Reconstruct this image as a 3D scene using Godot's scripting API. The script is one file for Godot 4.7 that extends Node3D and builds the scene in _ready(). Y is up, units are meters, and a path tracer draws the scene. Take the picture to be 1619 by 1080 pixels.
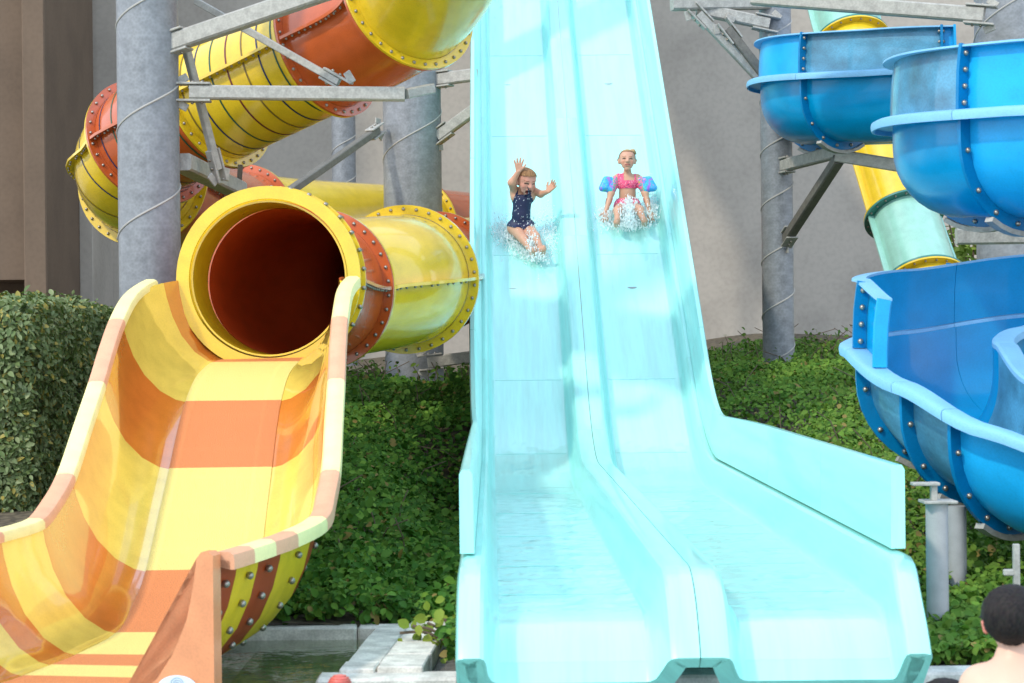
extends Node3D
# ------------------------------------------------------------------ camera numbers
const F := 3330.0            # focal length in pixels of the 1619 x 1080 photograph
const EYE := 1.5             # metres above the pool water
const ROLL := -0.011
var rng := RandomNumberGenerator.new()
var M := {}
var T := {}
var used_names := {}

# a pixel of the photograph gives a direction; d (metres in front of the camera) is where the thing stands
func PX(px: float, py: float, d: float) -> Vector3:
	var u := (px - 809.5) / F
	var v := (540.0 - py) / F
	return Vector3((u * cos(ROLL) - v * sin(ROLL)) * d, EYE + (u * sin(ROLL) + v * cos(ROLL)) * d, -d)

# ------------------------------------------------------------------ mesh builder
class MB:
	var v := PackedVector3Array()
	var n := PackedVector3Array()
	var uv := PackedVector2Array()
	var c := PackedColorArray()
	var i := PackedInt32Array()
	func vert(p: Vector3, nn: Vector3, t := Vector2.ZERO, col := Color.WHITE) -> int:
		v.append(p); n.append(nn); uv.append(t); c.append(col)
		return v.size() - 1
	func tri(a: int, b: int, d: int) -> void:
		i.append(a); i.append(b); i.append(d)
	func quad(a: int, b: int, d: int, e: int) -> void:
		tri(a, b, d); tri(a, d, e)
	func face(pts: Array, col := Color.WHITE) -> void:
		var nn: Vector3 = (pts[1] - pts[0]).cross(pts[2] - pts[0]).normalized()
		var ids := []
		for p in pts:
			ids.append(vert(p, nn, Vector2(p.x + p.z * 0.7, p.y + p.z * 0.7), col))
		for k in range(1, pts.size() - 1):
			tri(ids[0], ids[k], ids[k + 1])
	func box(x: Transform3D, s: Vector3, bevel := 0.0) -> void:
		# a box with chamfered edges
		var h := s * 0.5
		var b: float = min(bevel, min(h.x, min(h.y, h.z)) * 0.9)
		for ax in 3:
			for sg in [-1.0, 1.0]:
				var q := []
				var u := (ax + 1) % 3
				var w := (ax + 2) % 3
				for e in [[-1, -1], [1, -1], [1, 1], [-1, 1]]:
					var p := Vector3()
					p[ax] = sg * h[ax]
					p[u] = e[0] * (h[u] - b)
					p[w] = e[1] * (h[w] - b)
					q.append(x * p)
				if sg > 0: q.reverse()
				face(q)
		if b <= 0.0: return
		for ax in 3:
			var u := (ax + 1) % 3
			var w := (ax + 2) % 3
			for e in [[-1, -1], [1, -1], [1, 1], [-1, 1]]:
				var q := []
				for k in [[-1, 0], [1, 0], [1, 1], [-1, 1]]:
					var p := Vector3()
					p[ax] = k[0] * (h[ax] - b)
					p[u] = e[0] * (h[u] - (b if k[1] == 1 else 0.0))
					p[w] = e[1] * (h[w] - (0.0 if k[1] == 1 else b))
					q.append(x * p)
				face(q)
		for sx in [-1, 1]:
			for sy in [-1, 1]:
				for sz in [-1, 1]:
					face([x * Vector3(sx * h.x, sy * (h.y - b), sz * (h.z - b)), x * Vector3(sx * (h.x - b), sy * h.y, sz * (h.z - b)), x * Vector3(sx * (h.x - b), sy * (h.y - b), sz * h.z)])
	func mesh() -> ArrayMesh:
		for k in range(0, i.size(), 3):      # front faces run clockwise, on the side the normals point to
			var p := i[k]
			var q := i[k + 1]
			var r := i[k + 2]
			if (v[r] - v[p]).cross(v[q] - v[p]).dot(n[p] + n[q] + n[r]) < 0.0:
				i[k + 1] = r
				i[k + 2] = q
		var a := []
		a.resize(Mesh.ARRAY_MAX)
		a[Mesh.ARRAY_VERTEX] = v
		a[Mesh.ARRAY_NORMAL] = n
		a[Mesh.ARRAY_TEX_UV] = uv
		a[Mesh.ARRAY_COLOR] = c
		a[Mesh.ARRAY_INDEX] = i
		var m := ArrayMesh.new()
		m.add_surface_from_arrays(Mesh.PRIMITIVE_TRIANGLES, a)
		return m

# ------------------------------------------------------------------ scene tree helpers
func numbered(called: String) -> String:
	if not used_names.has(called):
		used_names[called] = 0
		return called
	used_names[called] += 1
	return "%s_%03d" % [called, used_names[called]]

func tag(o: Node, label := "", category := "", group := "", kind := "") -> void:
	if label != "": o.set_meta("label", label)
	if category != "": o.set_meta("category", category)
	if group != "": o.set_meta("group", group)
	if kind != "": o.set_meta("kind", kind)

func thing(called: String, label: String, category: String, at := Vector3.ZERO, group := "") -> Node3D:
	var o := Node3D.new()
	o.name = numbered(called)
	add_child(o)
	o.position = at
	tag(o, label, category, group)
	return o

func put(mesh: Mesh, called: String, mat: Material, parent: Node = null, at := Vector3.ZERO) -> MeshInstance3D:
	var o := MeshInstance3D.new()
	o.mesh = mesh
	o.material_override = mat
	o.position = at
	if parent == null:
		o.name = numbered(called)
		add_child(o)
	else:
		o.name = called
		parent.add_child(o, true)
	return o

func structure(mesh: Mesh, called: String, mat: Material) -> MeshInstance3D:
	var o := put(mesh, called, mat)
	o.set_meta("kind", "structure")
	return o

# meshes are built in world coordinates; a thing whose node stands at its base takes them shifted back
func shifted(mb: MB, by: Vector3) -> ArrayMesh:
	for k in mb.v.size():
		mb.v[k] -= by
	return mb.mesh()

# ------------------------------------------------------------------ sweeps
func path_frames(pts: Array, up := Vector3.UP) -> Array:
	var fr := []
	for k in pts.size():
		var a: Vector3 = pts[max(k - 1, 0)]
		var b: Vector3 = pts[min(k + 1, pts.size() - 1)]
		var t := (b - a).normalized()
		var r := t.cross(up).normalized()
		fr.append(Transform3D(Basis(r, r.cross(t), -t), pts[k]))
	return fr

func catmull(pts: Array, per: int) -> Array:
	var out := []
	for k in pts.size() - 1:
		var p0: Vector3 = pts[max(k - 1, 0)]
		var p1: Vector3 = pts[k]
		var p2: Vector3 = pts[k + 1]
		var p3: Vector3 = pts[min(k + 2, pts.size() - 1)]
		for j in per:
			out.append(p1.cubic_interpolate(p2, p0, p3, float(j) / per))
	out.append(pts[-1])
	return out

# profile points with normals; sharp corners get two points
func profile_points(p: PackedVector2Array, closed: bool, flip: float, split: Array) -> Array:
	var out := []
	var cnt := p.size()
	var u := 0.0
	for k in cnt + (1 if closed else 0):
		var j := k % cnt
		if k > 0: u += p[j].distance_to(p[(k - 1) % cnt])
		var has_a := closed or k > 0
		var has_b := closed or k < cnt - 1
		var na := Vector2.ZERO
		var nb := Vector2.ZERO
		if has_a:
			var e := (p[j] - p[(j - 1 + cnt) % cnt]).normalized()
			na = Vector2(-e.y, e.x) * flip
		if has_b:
			var e := (p[(j + 1) % cnt] - p[j]).normalized()
			nb = Vector2(-e.y, e.x) * flip
		if has_a and has_b and split[j]:
			out.append([p[j], na, u, true])
			out.append([p[j], nb, u, false])
		else:
			out.append([p[j], (na + nb).normalized(), u, true])
	return out

func splits_of(p: PackedVector2Array, closed: bool) -> Array:
	var s := []
	for k in p.size():
		if not closed and (k == 0 or k == p.size() - 1):
			s.append(false)
			continue
		var a := (p[k] - p[(k - 1 + p.size()) % p.size()]).normalized()
		var b := (p[(k + 1) % p.size()] - p[k]).normalized()
		s.append(a.dot(b) < 0.82)
	return s

func offset_profile(p: PackedVector2Array, closed: bool, t: float) -> PackedVector2Array:
	var out := PackedVector2Array()
	var cnt := p.size()
	for k in cnt:
		var na := Vector2.ZERO
		var nb := Vector2.ZERO
		if closed or k > 0:
			var e := (p[k] - p[(k - 1 + cnt) % cnt]).normalized()
			na = Vector2(-e.y, e.x)
		if closed or k < cnt - 1:
			var e := (p[(k + 1) % cnt] - p[k]).normalized()
			nb = Vector2(-e.y, e.x)
		var m := (na + nb).normalized()
		var c: float = max(0.5, m.dot(na if na != Vector2.ZERO else nb))
		out.append(p[k] + m * t / c)
	return out

# one surface: the profile (or one profile for each frame) carried along the frames
func sheet(mb: MB, fr: Array, profs: Array, closed: bool, flip := 1.0, col := Color.WHITE) -> void:
	var split := splits_of(profs[0], closed)
	var prev := []
	var run := 0.0
	for k in fr.size():
		var x: Transform3D = fr[k]
		if k > 0: run += x.origin.distance_to(fr[k - 1].origin)
		var pts := profile_points(profs[min(k, profs.size() - 1)], closed, flip, split)
		var row := []
		for q in pts:
			row.append(mb.vert(x * Vector3(q[0].x, q[0].y, 0), (x.basis * Vector3(q[1].x, q[1].y, 0)).normalized(), Vector2(q[2], run), col))
		if k > 0:
			for j in range(1, pts.size()):
				if pts[j][3] or pts[j - 1][3] == false:
					if pts[j][0] != pts[j - 1][0]:
						if flip > 0: mb.quad(prev[j - 1], prev[j], row[j], row[j - 1])
						else: mb.quad(prev[j - 1], row[j - 1], row[j], prev[j])
		prev = row

# a shell of thickness t: both faces, the long edges and the two ends
func shell(mb: MB, fr: Array, profs: Array, closed: bool, t: float, col := Color.WHITE) -> void:
	var inner := []
	for p in profs:
		inner.append(offset_profile(p, closed, t))
	var s := signf(t)
	sheet(mb, fr, profs, closed, -s, col)
	sheet(mb, fr, inner, closed, s, col)
	var last := fr.size() - 1
	if not closed:
		for e in [0, profs[0].size() - 1]:
			var row := []
			for k in fr.size():
				var a: Vector2 = profs[min(k, profs.size() - 1)][e]
				var b: Vector2 = inner[min(k, profs.size() - 1)][e]
				row.append([fr[k] * Vector3(a.x, a.y, 0), fr[k] * Vector3(b.x, b.y, 0)])
			for k in last:
				mb.face([row[k][0], row[k][1], row[k + 1][1], row[k + 1][0]], col)
	for k in [0, last]:
		var a: PackedVector2Array = profs[min(k, profs.size() - 1)]
		var b: PackedVector2Array = inner[min(k, profs.size() - 1)]
		var cnt := a.size()
		for j in cnt - (0 if closed else 1):
			var j2 := (j + 1) % cnt
			mb.face([fr[k] * Vector3(a[j].x, a[j].y, 0), fr[k] * Vector3(a[j2].x, a[j2].y, 0), fr[k] * Vector3(b[j2].x, b[j2].y, 0), fr[k] * Vector3(b[j].x, b[j].y, 0)], col)

# a solid bar of closed profile
func bar(mb: MB, fr: Array, p: PackedVector2Array, col := Color.WHITE) -> void:
	sheet(mb, fr, [p], true, -1.0, col)
	for k in [0, fr.size() - 1]:
		var pts := []
		for q in p:
			pts.append(fr[k] * Vector3(q.x, q.y, 0))
		mb.face(pts, col)

func circle(r: float, seg: int, cx := 0.0, cy := 0.0) -> PackedVector2Array:
	var p := PackedVector2Array()
	for k in seg:
		p.append(Vector2(cx + cos(TAU * k / seg) * r, cy + sin(TAU * k / seg) * r))
	return p

func rect(w: float, h: float, b := 0.0) -> PackedVector2Array:
	var x := w / 2
	var y := h / 2
	if b <= 0: return PackedVector2Array([Vector2(-x, -y), Vector2(x, -y), Vector2(x, y), Vector2(-x, y)])
	return PackedVector2Array([Vector2(-x + b, -y), Vector2(x - b, -y), Vector2(x, -y + b), Vector2(x, y - b), Vector2(x - b, y), Vector2(-x + b, y), Vector2(-x, y - b), Vector2(-x, -y + b)])

func ball(mb: MB, at: Vector3, r: Vector3, seg := 10, rows := 6, col := Color.WHITE, turn := Basis.IDENTITY) -> void:
	var base := mb.v.size()
	for j in rows + 1:
		var a := PI * j / rows
		for k in seg + 1:
			var b := TAU * k / seg
			var d := Vector3(sin(a) * cos(b), cos(a), sin(a) * sin(b))
			mb.vert(at + turn * (d * r), (turn * (d / r)).normalized(), Vector2(float(k) / seg, float(j) / rows), col)
	for j in rows:
		for k in seg:
			var q := base + j * (seg + 1) + k
			mb.quad(q, q + 1, q + seg + 2, q + seg + 1)

# ------------------------------------------------------------------ textures and materials
func noise_img(size: int, freq: float, kind: int, octaves: int, seed_: int, lo: float, hi: float) -> Image:
	var n := FastNoiseLite.new()
	n.seed = seed_
	n.noise_type = kind
	n.frequency = freq
	n.fractal_octaves = octaves
	var im := n.get_seamless_image(size, size)
	im.convert(Image.FORMAT_RGB8)
	var d := im.get_data()
	for k in d.size():
		d[k] = int(clampf(lerpf(lo, hi, d[k] / 255.0), 0, 1) * 255)
	return Image.create_from_data(size, size, false, Image.FORMAT_RGB8, d)

func tex(im: Image) -> ImageTexture:
	return ImageTexture.create_from_image(im)

func mix_images(a: Image, b: Image) -> Image:
	var x := a.get_data()
	var y := b.get_data()
	for k in x.size():
		x[k] = int(x[k] * y[k] / 255.0)
	return Image.create_from_data(a.get_width(), a.get_height(), false, Image.FORMAT_RGB8, x)

func lin(r: float, g: float, b: float, a := 1.0) -> Color:
	var c := Color(r, g, b).linear_to_srgb()
	c.a = a
	return c

func mat(c: Color, rough: float, opt := {}) -> StandardMaterial3D:
	var m := StandardMaterial3D.new()
	m.albedo_color = c
	m.roughness = rough
	m.cull_mode = BaseMaterial3D.CULL_DISABLED
	m.metallic = opt.get("metal", 0.0)
	m.metallic_specular = opt.get("spec", 0.5)
	if opt.has("tex"):
		m.albedo_texture = opt.tex
	if opt.has("bump"):
		m.heightmap_enabled = true
		m.heightmap_texture = opt.bump
		m.heightmap_scale = opt.get("depth", 0.3)
	if opt.has("rough_tex"):
		m.roughness_texture = opt.rough_tex
	if opt.has("tri"):
		m.uv1_triplanar = true
		m.uv1_world_triplanar = true
		m.uv1_scale = Vector3.ONE * opt.tri
	elif opt.has("scale"):
		m.uv1_scale = opt.scale
	if opt.has("coat"):
		m.clearcoat_enabled = true
		m.clearcoat = opt.coat
		m.clearcoat_roughness = opt.get("coat_rough", 0.05)
	if opt.get("vc", false):
		m.vertex_color_use_as_albedo = true
	if opt.get("alpha", false):
		m.transparency = BaseMaterial3D.TRANSPARENCY_ALPHA
	if opt.has("back"):
		m.backlight_enabled = true
		m.backlight = opt.back
	return m

func make_materials() -> void:
	var N := FastNoiseLite
	var mott := noise_img(512, 0.008, N.TYPE_SIMPLEX_SMOOTH, 5, 3, 0.93, 1.03)
	var fine := noise_img(512, 0.12, N.TYPE_SIMPLEX_SMOOTH, 3, 5, 0.95, 1.03)
	T.mott = tex(mix_images(mott, fine))
	T.soft = tex(noise_img(256, 0.012, N.TYPE_SIMPLEX_SMOOTH, 2, 8, 0.3, 0.7))
	T.wavy = tex(noise_img(256, 0.01, N.TYPE_SIMPLEX_SMOOTH, 2, 11, 0.0, 1.0))
	T.grit = tex(noise_img(256, 0.25, N.TYPE_SIMPLEX, 2, 12, 0.0, 1.0))
	T.grit_color = tex(noise_img(256, 0.22, N.TYPE_SIMPLEX, 2, 13, 0.68, 1.22))
	T.ripple = tex(noise_img(512, 0.02, N.TYPE_SIMPLEX_SMOOTH, 4, 14, 0.0, 1.0))
	T.rough = tex(mix_images(noise_img(512, 0.006, N.TYPE_SIMPLEX_SMOOTH, 5, 15, 0.74, 1.1), noise_img(512, 0.1, N.TYPE_SIMPLEX_SMOOTH, 3, 16, 0.9, 1.04)))
	# galvanised steel: spangles, long streaks down the pipe
	var span := noise_img(512, 0.06, N.TYPE_CELLULAR, 1, 21, 0.90, 1.04)
	var blot := noise_img(512, 0.012, N.TYPE_SIMPLEX_SMOOTH, 5, 22, 0.84, 1.08)
	T.steel = tex(mix_images(span, blot))
	# render on the building: trowel marks, stains and drips
	var w1 := noise_img(512, 0.006, N.TYPE_SIMPLEX_SMOOTH, 5, 31, 0.92, 1.04)
	var w2 := noise_img(512, 0.08, N.TYPE_SIMPLEX_SMOOTH, 3, 32, 0.95, 1.03)
	T.wall = tex(mix_images(w1, w2))
	T.wall_bump = tex(noise_img(256, 0.05, N.TYPE_SIMPLEX_SMOOTH, 4, 33, 0.0, 1.0))
	var c1 := noise_img(512, 0.012, N.TYPE_SIMPLEX_SMOOTH, 5, 41, 0.62, 1.16)
	var c2 := noise_img(512, 0.12, N.TYPE_SIMPLEX, 2, 42, 0.8, 1.06)
	T.concrete = tex(mix_images(c1, c2))
	T.stone = tex(mix_images(noise_img(512, 0.012, N.TYPE_SIMPLEX_SMOOTH, 5, 44, 0.78, 1.08), noise_img(512, 0.12, N.TYPE_SIMPLEX, 2, 45, 0.9, 1.03)))
	# ripple light and mineral scale painted as streaks, drawn out along the flow
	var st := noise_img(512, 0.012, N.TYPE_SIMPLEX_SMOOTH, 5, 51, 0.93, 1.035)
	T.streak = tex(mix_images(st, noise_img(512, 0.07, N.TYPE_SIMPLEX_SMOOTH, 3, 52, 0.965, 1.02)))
	T.soil = tex(noise_img(256, 0.05, N.TYPE_SIMPLEX, 4, 43, 0.5, 1.2))
	var gel := {"tex": T.mott, "bump": T.wavy, "depth": 0.10, "coat": 0.6, "coat_rough": 0.06}
	M.yellow = mat(lin(0.80, 0.55, 0.02), 0.25, gel)
	M.orange = mat(lin(0.54, 0.105, 0.02), 0.25, gel)
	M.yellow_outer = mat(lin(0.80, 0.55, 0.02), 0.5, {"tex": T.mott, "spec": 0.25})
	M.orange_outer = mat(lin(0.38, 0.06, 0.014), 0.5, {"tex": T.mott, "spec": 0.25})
	var wet := {"tex": T.mott, "bump": T.wavy, "depth": 0.14, "coat": 1.0, "coat_rough": 0.03}
	M.chute_yellow = mat(lin(0.88, 0.66, 0.12), 0.22, wet)
	M.chute_orange = mat(lin(0.68, 0.20, 0.03), 0.2, wet)
	M.yellow_rough = mat(lin(0.90, 0.74, 0.22), 0.6, {"tex": T.grit_color, "bump": T.grit, "depth": 0.5, "scale": Vector3(2.2, 2.2, 1)})
	M.orange_rough = mat(lin(0.74, 0.25, 0.075), 0.6, {"tex": T.grit_color, "bump": T.grit, "depth": 0.5, "scale": Vector3(2.2, 2.2, 1)})
	M.yellow_rail = mat(lin(0.90, 0.80, 0.36), 0.45, {"tex": T.mott})
	M.orange_rail = mat(lin(0.76, 0.38, 0.22), 0.5, {"tex": T.mott})
	M.end_orange = mat(lin(0.72, 0.28, 0.12), 0.4, {"tex": T.mott, "coat": 0.3})
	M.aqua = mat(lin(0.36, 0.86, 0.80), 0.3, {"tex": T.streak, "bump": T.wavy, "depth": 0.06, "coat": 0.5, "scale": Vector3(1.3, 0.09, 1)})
	var blue_gel := {"tex": T.mott, "bump": T.wavy, "depth": 0.1, "coat": 0.15, "coat_rough": 0.04, "spec": 0.3}
	M.blue = mat(lin(0.0, 0.30, 0.62), 0.25, blue_gel)
	M.blue_light = mat(lin(0.012, 0.40, 0.82), 0.3, blue_gel)
	M.blue_faded = mat(lin(0.08, 0.33, 0.52), 0.5, {"tex": T.rough, "coat": 0.5})
	M.blue_rim = mat(lin(0.22, 0.52, 0.80), 0.5, {"tex": T.mott})
	M.blue_rib = mat(lin(0.0, 0.20, 0.46), 0.35, blue_gel)
	M.pale_green = mat(lin(0.30, 0.60, 0.50), 0.3, gel)
	M.dark_green = mat(lin(0.02, 0.20, 0.17), 0.4, gel)
	M.steel = mat(lin(0.29, 0.31, 0.335), 0.5, {"tex": T.steel, "metal": 0.2, "tri": 1.4})
	M.steel_beam = mat(lin(0.46, 0.45, 0.41), 0.55, {"tex": T.steel, "metal": 0.15, "tri": 1.9})
	M.weld = mat(lin(0.40, 0.39, 0.36), 0.6, {})
	M.steel_dark = mat(lin(0.19, 0.18, 0.155), 0.6, {"tex": T.steel, "metal": 0.2, "tri": 2.0})
	M.post_paint = mat(lin(0.42, 0.43, 0.44), 0.45, {"tex": T.mott, "tri": 2.0})
	M.bolt = mat(lin(0.34, 0.31, 0.27), 0.35, {"metal": 0.8})
	M.wall = mat(lin(0.44, 0.40, 0.35), 0.85, {"tex": T.wall, "bump": T.wall_bump, "depth": 0.2, "tri": 0.23})
	M.wall_brown = mat(lin(0.165, 0.115, 0.078), 0.85, {"tex": T.wall, "bump": T.wall_bump, "depth": 0.2, "tri": 0.3})
	M.coping = mat(lin(0.78, 0.75, 0.69), 0.7, {"tex": T.stone, "tri": 0.9})
	M.concrete = mat(lin(0.22, 0.21, 0.19), 0.9, {"tex": T.concrete, "bump": T.grit, "depth": 0.6, "tri": 1.3})
	M.tile = mat(lin(0.30, 0.58, 0.70), 0.3, {"tex": T.mott, "tri": 0.8})
	M.algae = mat(lin(0.14, 0.18, 0.07), 0.8, {"tex": T.concrete, "tri": 0.7})
	M.ledge = mat(lin(0.34, 0.35, 0.26), 0.8, {"tex": T.concrete, "tri": 0.8})
	M.soil = mat(lin(0.15, 0.12, 0.075), 0.95, {"tex": T.soil, "tri": 0.8})
	M.ground = mat(lin(0.40, 0.37, 0.33), 0.9, {"tex": T.concrete, "tri": 0.3})
	M.lining = mat(lin(0.50, 0.075, 0.018), 0.35, {"tex": T.mott})
	M.water = mat(lin(0.14, 0.21, 0.06, 0.42), 0.03, {"alpha": true, "bump": T.ripple, "depth": 0.22, "tri": 0.6})
	M.film = mat(lin(0.85, 0.97, 0.97, 0.10), 0.08, {"alpha": true, "spec": 0.4})
	M.spray = mat(lin(0.97, 0.98, 0.98), 0.25, {"back": Color(0.8, 0.85, 0.85)})
	M.leaf = mat(Color.WHITE, 0.5, {"vc": true, "spec": 0.4, "back": Color(0.5, 0.6, 0.2)})
	M.cover_leaf = mat(Color.WHITE, 0.6, {"vc": true, "spec": 0.25, "back": Color(0.5, 0.6, 0.2)})
	M.hedge_core = mat(lin(0.15, 0.17, 0.07), 0.95, {"tex": T.soil, "tri": 2.5})
	M.bark = mat(lin(0.14, 0.10, 0.07), 0.9, {})
	M.skin = mat(Color.WHITE, 0.45, {"vc": true, "spec": 0.4})
	M.cloth = mat(Color.WHITE, 0.6, {"vc": true})
	M.hair = mat(Color.WHITE, 0.6, {"vc": true, "spec": 0.25})
	M.vinyl = mat(Color.WHITE, 0.2, {"vc": true, "coat": 0.6})
	M.badge = mat(lin(0.62, 0.74, 0.80), 0.35, {})
	M.badge_ink = mat(lin(0.34, 0.40, 0.50), 0.4, {})
	M.coral = mat(lin(0.70, 0.16, 0.13), 0.45, {})
	for k in [["stripe_blue", 0.015, 0.025, 0.08], ["stripe_green", 0.012, 0.085, 0.04], ["stripe_red", 0.15, 0.018, 0.018], ["stripe_olive", 0.20, 0.13, 0.02]]:
		M[k[0]] = mat(lin(k[1], k[2], k[3]), 0.35, {})
# ------------------------------------------------------------------ aqua twin-lane slide: its floor line
func slide_h(d: float) -> float:
	if d < 15.98: return 0.355
	if d < 17.97: return 0.355 + 0.5 * 0.66 / 1.99 * (d - 15.98) * (d - 15.98)
	return 1.012 + 0.66 * (d - 17.97)

func slide_x(d: float) -> float:
	return -0.079 - 0.0098 * (d - 8.75)

func slide_d(py: float) -> float:   # where the line of sight at that height meets the lanes
	var lo := 9.0
	var hi := 32.0
	for k in 40:
		var m := (lo + hi) / 2
		if 540.0 - (slide_h(m) - EYE) * F / m > py: lo = m
		else: hi = m
	return lo

func hill_h(x: float, d: float) -> float:
	var right := smoothstep(0.5, 3.5, x)
	var top := lerpf(0.88, 1.15, right)
	var h := lerpf(0.05, top, clampf((d - 10.4) / 9.6, 0, 1)) if d < 20.0 else top + (d - 20.0) * 0.03
	if d < 10.4: h = 0.05
	var limit := slide_h(d) - 0.32 if d > 8.9 else 0.05
	var near := smoothstep(0.75, 0.1, maxf(-0.35 - x, x - 1.75))
	h = lerpf(h, minf(h, limit), near)
	# the flume's tube and run-out stand clear of the bank
	return h + 0.05 * sin(x * 2.3 + d * 1.1) * clampf((d - 10.4) * 0.4, 0, 1)

func build_setting() -> void:
	# bank behind the pool
	var mb := MB.new()
	var nx := 90
	var nd := 70
	for j in nd + 1:
		for k in nx + 1:
			var x := lerpf(-9.0, 9.0, float(k) / nx)
			var d0 := 10.72 if x < -0.3 else 9.3
			var d := lerpf(d0, 36.0, pow(float(j) / nd, 1.5))
			mb.vert(Vector3(x, hill_h(x, d), -d), Vector3.UP, Vector2(x, d))
	for j in nd:
		for k in nx:
			var q := j * (nx + 1) + k
			mb.quad(q, q + 1, q + nx + 2, q + nx + 1)
	structure(mb.mesh(), "bank", M.soil)
	# far ground on all sides
	mb = MB.new()
	mb.box(Transform3D(Basis.IDENTITY, Vector3(0, -1.75, 0)), Vector3(400, 0.5, 400))
	structure(mb.mesh(), "ground", M.ground)
	# pool: floor, side walls, coping
	mb = MB.new()
	mb.box(Transform3D(Basis.IDENTITY, Vector3(0, -1.3, 5)), Vector3(40, 0.2, 32))
	structure(mb.mesh(), "pool_floor", M.tile)
	mb = MB.new()
	mb.box(Transform3D(Basis.IDENTITY, Vector3(-3.7, -0.85, -9.9)), Vector3(6.6, 0.9, 1.75))
	structure(mb.mesh(), "channel_floor", M.algae)
	mb = MB.new()
	mb.box(Transform3D(Basis.IDENTITY, Vector3(-0.98, -0.16, -9.8)), Vector3(0.62, 0.26, 1.66))
	structure(mb.mesh(), "channel_ledge", M.ledge)
	# kerbs: back edge of the channel, the two-row strip beside it, the pool edge
	var back := Node3D.new()
	back.name = numbered("channel_kerb")
	add_child(back)
	tag(back, "pale stone kerb along the back of the green channel", "kerb", "", "structure")
	var x0 := -8.0
	while x0 < -0.4:
		mb = MB.new()
		mb.box(Transform3D(Basis.IDENTITY, Vector3(x0 + 0.4, -0.1, -10.72)), Vector3(0.795, 0.33, 0.12), 0.012)
		put(mb.mesh(), "kerb_stone", M.coping, back)
		x0 += 0.8
	var strip := Node3D.new()
	strip.name = numbered("coping_strip")
	add_child(strip)
	tag(strip, "pale paved coping strip between green channel and aqua slide", "coping", "", "structure")
	for row in 2:
		var z := -10.64
		var k := 0
		while z < -9.2:
			var ln := 0.42 if row == 0 else 0.56
			ln = minf(ln, -9.16 - z)
			mb = MB.new()
			var w := 0.155 if row == 0 else 0.20
			mb.box(Transform3D(Basis(Vector3.UP, -0.048), Vector3(-0.655 + row * 0.185 - (z + 10.0) * 0.05, -0.02 + row * 0.012 + 0.004 * (k % 2), z + ln / 2)), Vector3(w, 0.2, ln - 0.006), 0.006)
			put(mb.mesh(), "coping_stone", M.coping, strip)
			z += ln
			k += 1
	var edge := Node3D.new()
	edge.name = numbered("pool_edge")
	add_child(edge)
	tag(edge, "pale coping stones along the pool edge under the slides", "coping", "", "structure")
	x0 = -0.86
	while x0 < 9.0:
		mb = MB.new()
		mb.box(Transform3D(Basis.IDENTITY, Vector3(x0 + 0.31, 0.02, -9.1)), Vector3(0.612, 0.09, 0.20), 0.012)
		put(mb.mesh(), "coping_stone", M.coping, edge)
		x0 += 0.62
	mb = MB.new()
	mb.box(Transform3D(Basis.IDENTITY, Vector3(4.07, -0.625, -9.12)), Vector3(9.86, 1.2, 0.16))
	put(mb.mesh(), "pool_wall", M.tile, edge)
	mb = MB.new()
	mb.box(Transform3D(Basis.IDENTITY, Vector3(-0.31, -0.08, -9.78)), Vector3(0.14, 0.2, 1.15), 0.02)
	var curb := structure(mb.mesh(), "concrete_curb", M.concrete)
	curb.set_meta("label", "rough grey concrete curb beside the coping strip")
	# water
	mb = MB.new()
	for q in [[-20.0, 20.0, 9.0, -20.0], [-20.0, -0.70, 10.66, 9.0]]:
		mb.face([Vector3(q[0], 0, -q[2]), Vector3(q[1], 0, -q[2]), Vector3(q[1], 0, -q[3]), Vector3(q[0], 0, -q[3])])
	structure(mb.mesh(), "pool_water", M.water)

	# building behind
	var b := thing("rendered_building", "tall grey beige rendered building with blank wall behind slides", "building", Vector3(0, 0, -33))
	mb = MB.new()
	mb.box(Transform3D(Basis.IDENTITY, Vector3(0, 8, -34)), Vector3(50, 20, 2))
	put(shifted(mb, b.position), "wall", M.wall, b)
	var b2 := thing("brown_building_wing", "brown rendered building wing with deep recesses beside the hedge", "building", Vector3(-9, 0, -31))
	var right := PX(73, 300, 29.2).x
	mb = MB.new()
	mb.box(Transform3D(Basis.IDENTITY, Vector3(right - 0.16, 8, -30.9)), Vector3(0.32, 20, 3.4), 0.02)
	put(shifted(mb, b2.position), "pillar", M.wall_brown, b2)
	mb = MB.new()
	mb.box(Transform3D(Basis.IDENTITY, Vector3(right - 3.3, 12.45, -31.35)), Vector3(6.0, 20, 3.2))
	put(shifted(mb, b2.position), "wall", M.wall_brown, b2)
	mb = MB.new()
	mb.box(Transform3D(Basis.IDENTITY, Vector3(right - 3.3, 0.8, -32.2)), Vector3(6.0, 4.0, 1.5))
	put(shifted(mb, b2.position), "recessed_wall", M.wall_brown, b2)
	mb = MB.new()
	mb.box(Transform3D(Basis.IDENTITY, Vector3(right + 0.1, 2.7, -32.2)), Vector3(0.2, 2.9, 1.6), 0.01)
	put(shifted(mb, b2.position), "ledge", M.wall, b2)

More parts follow.
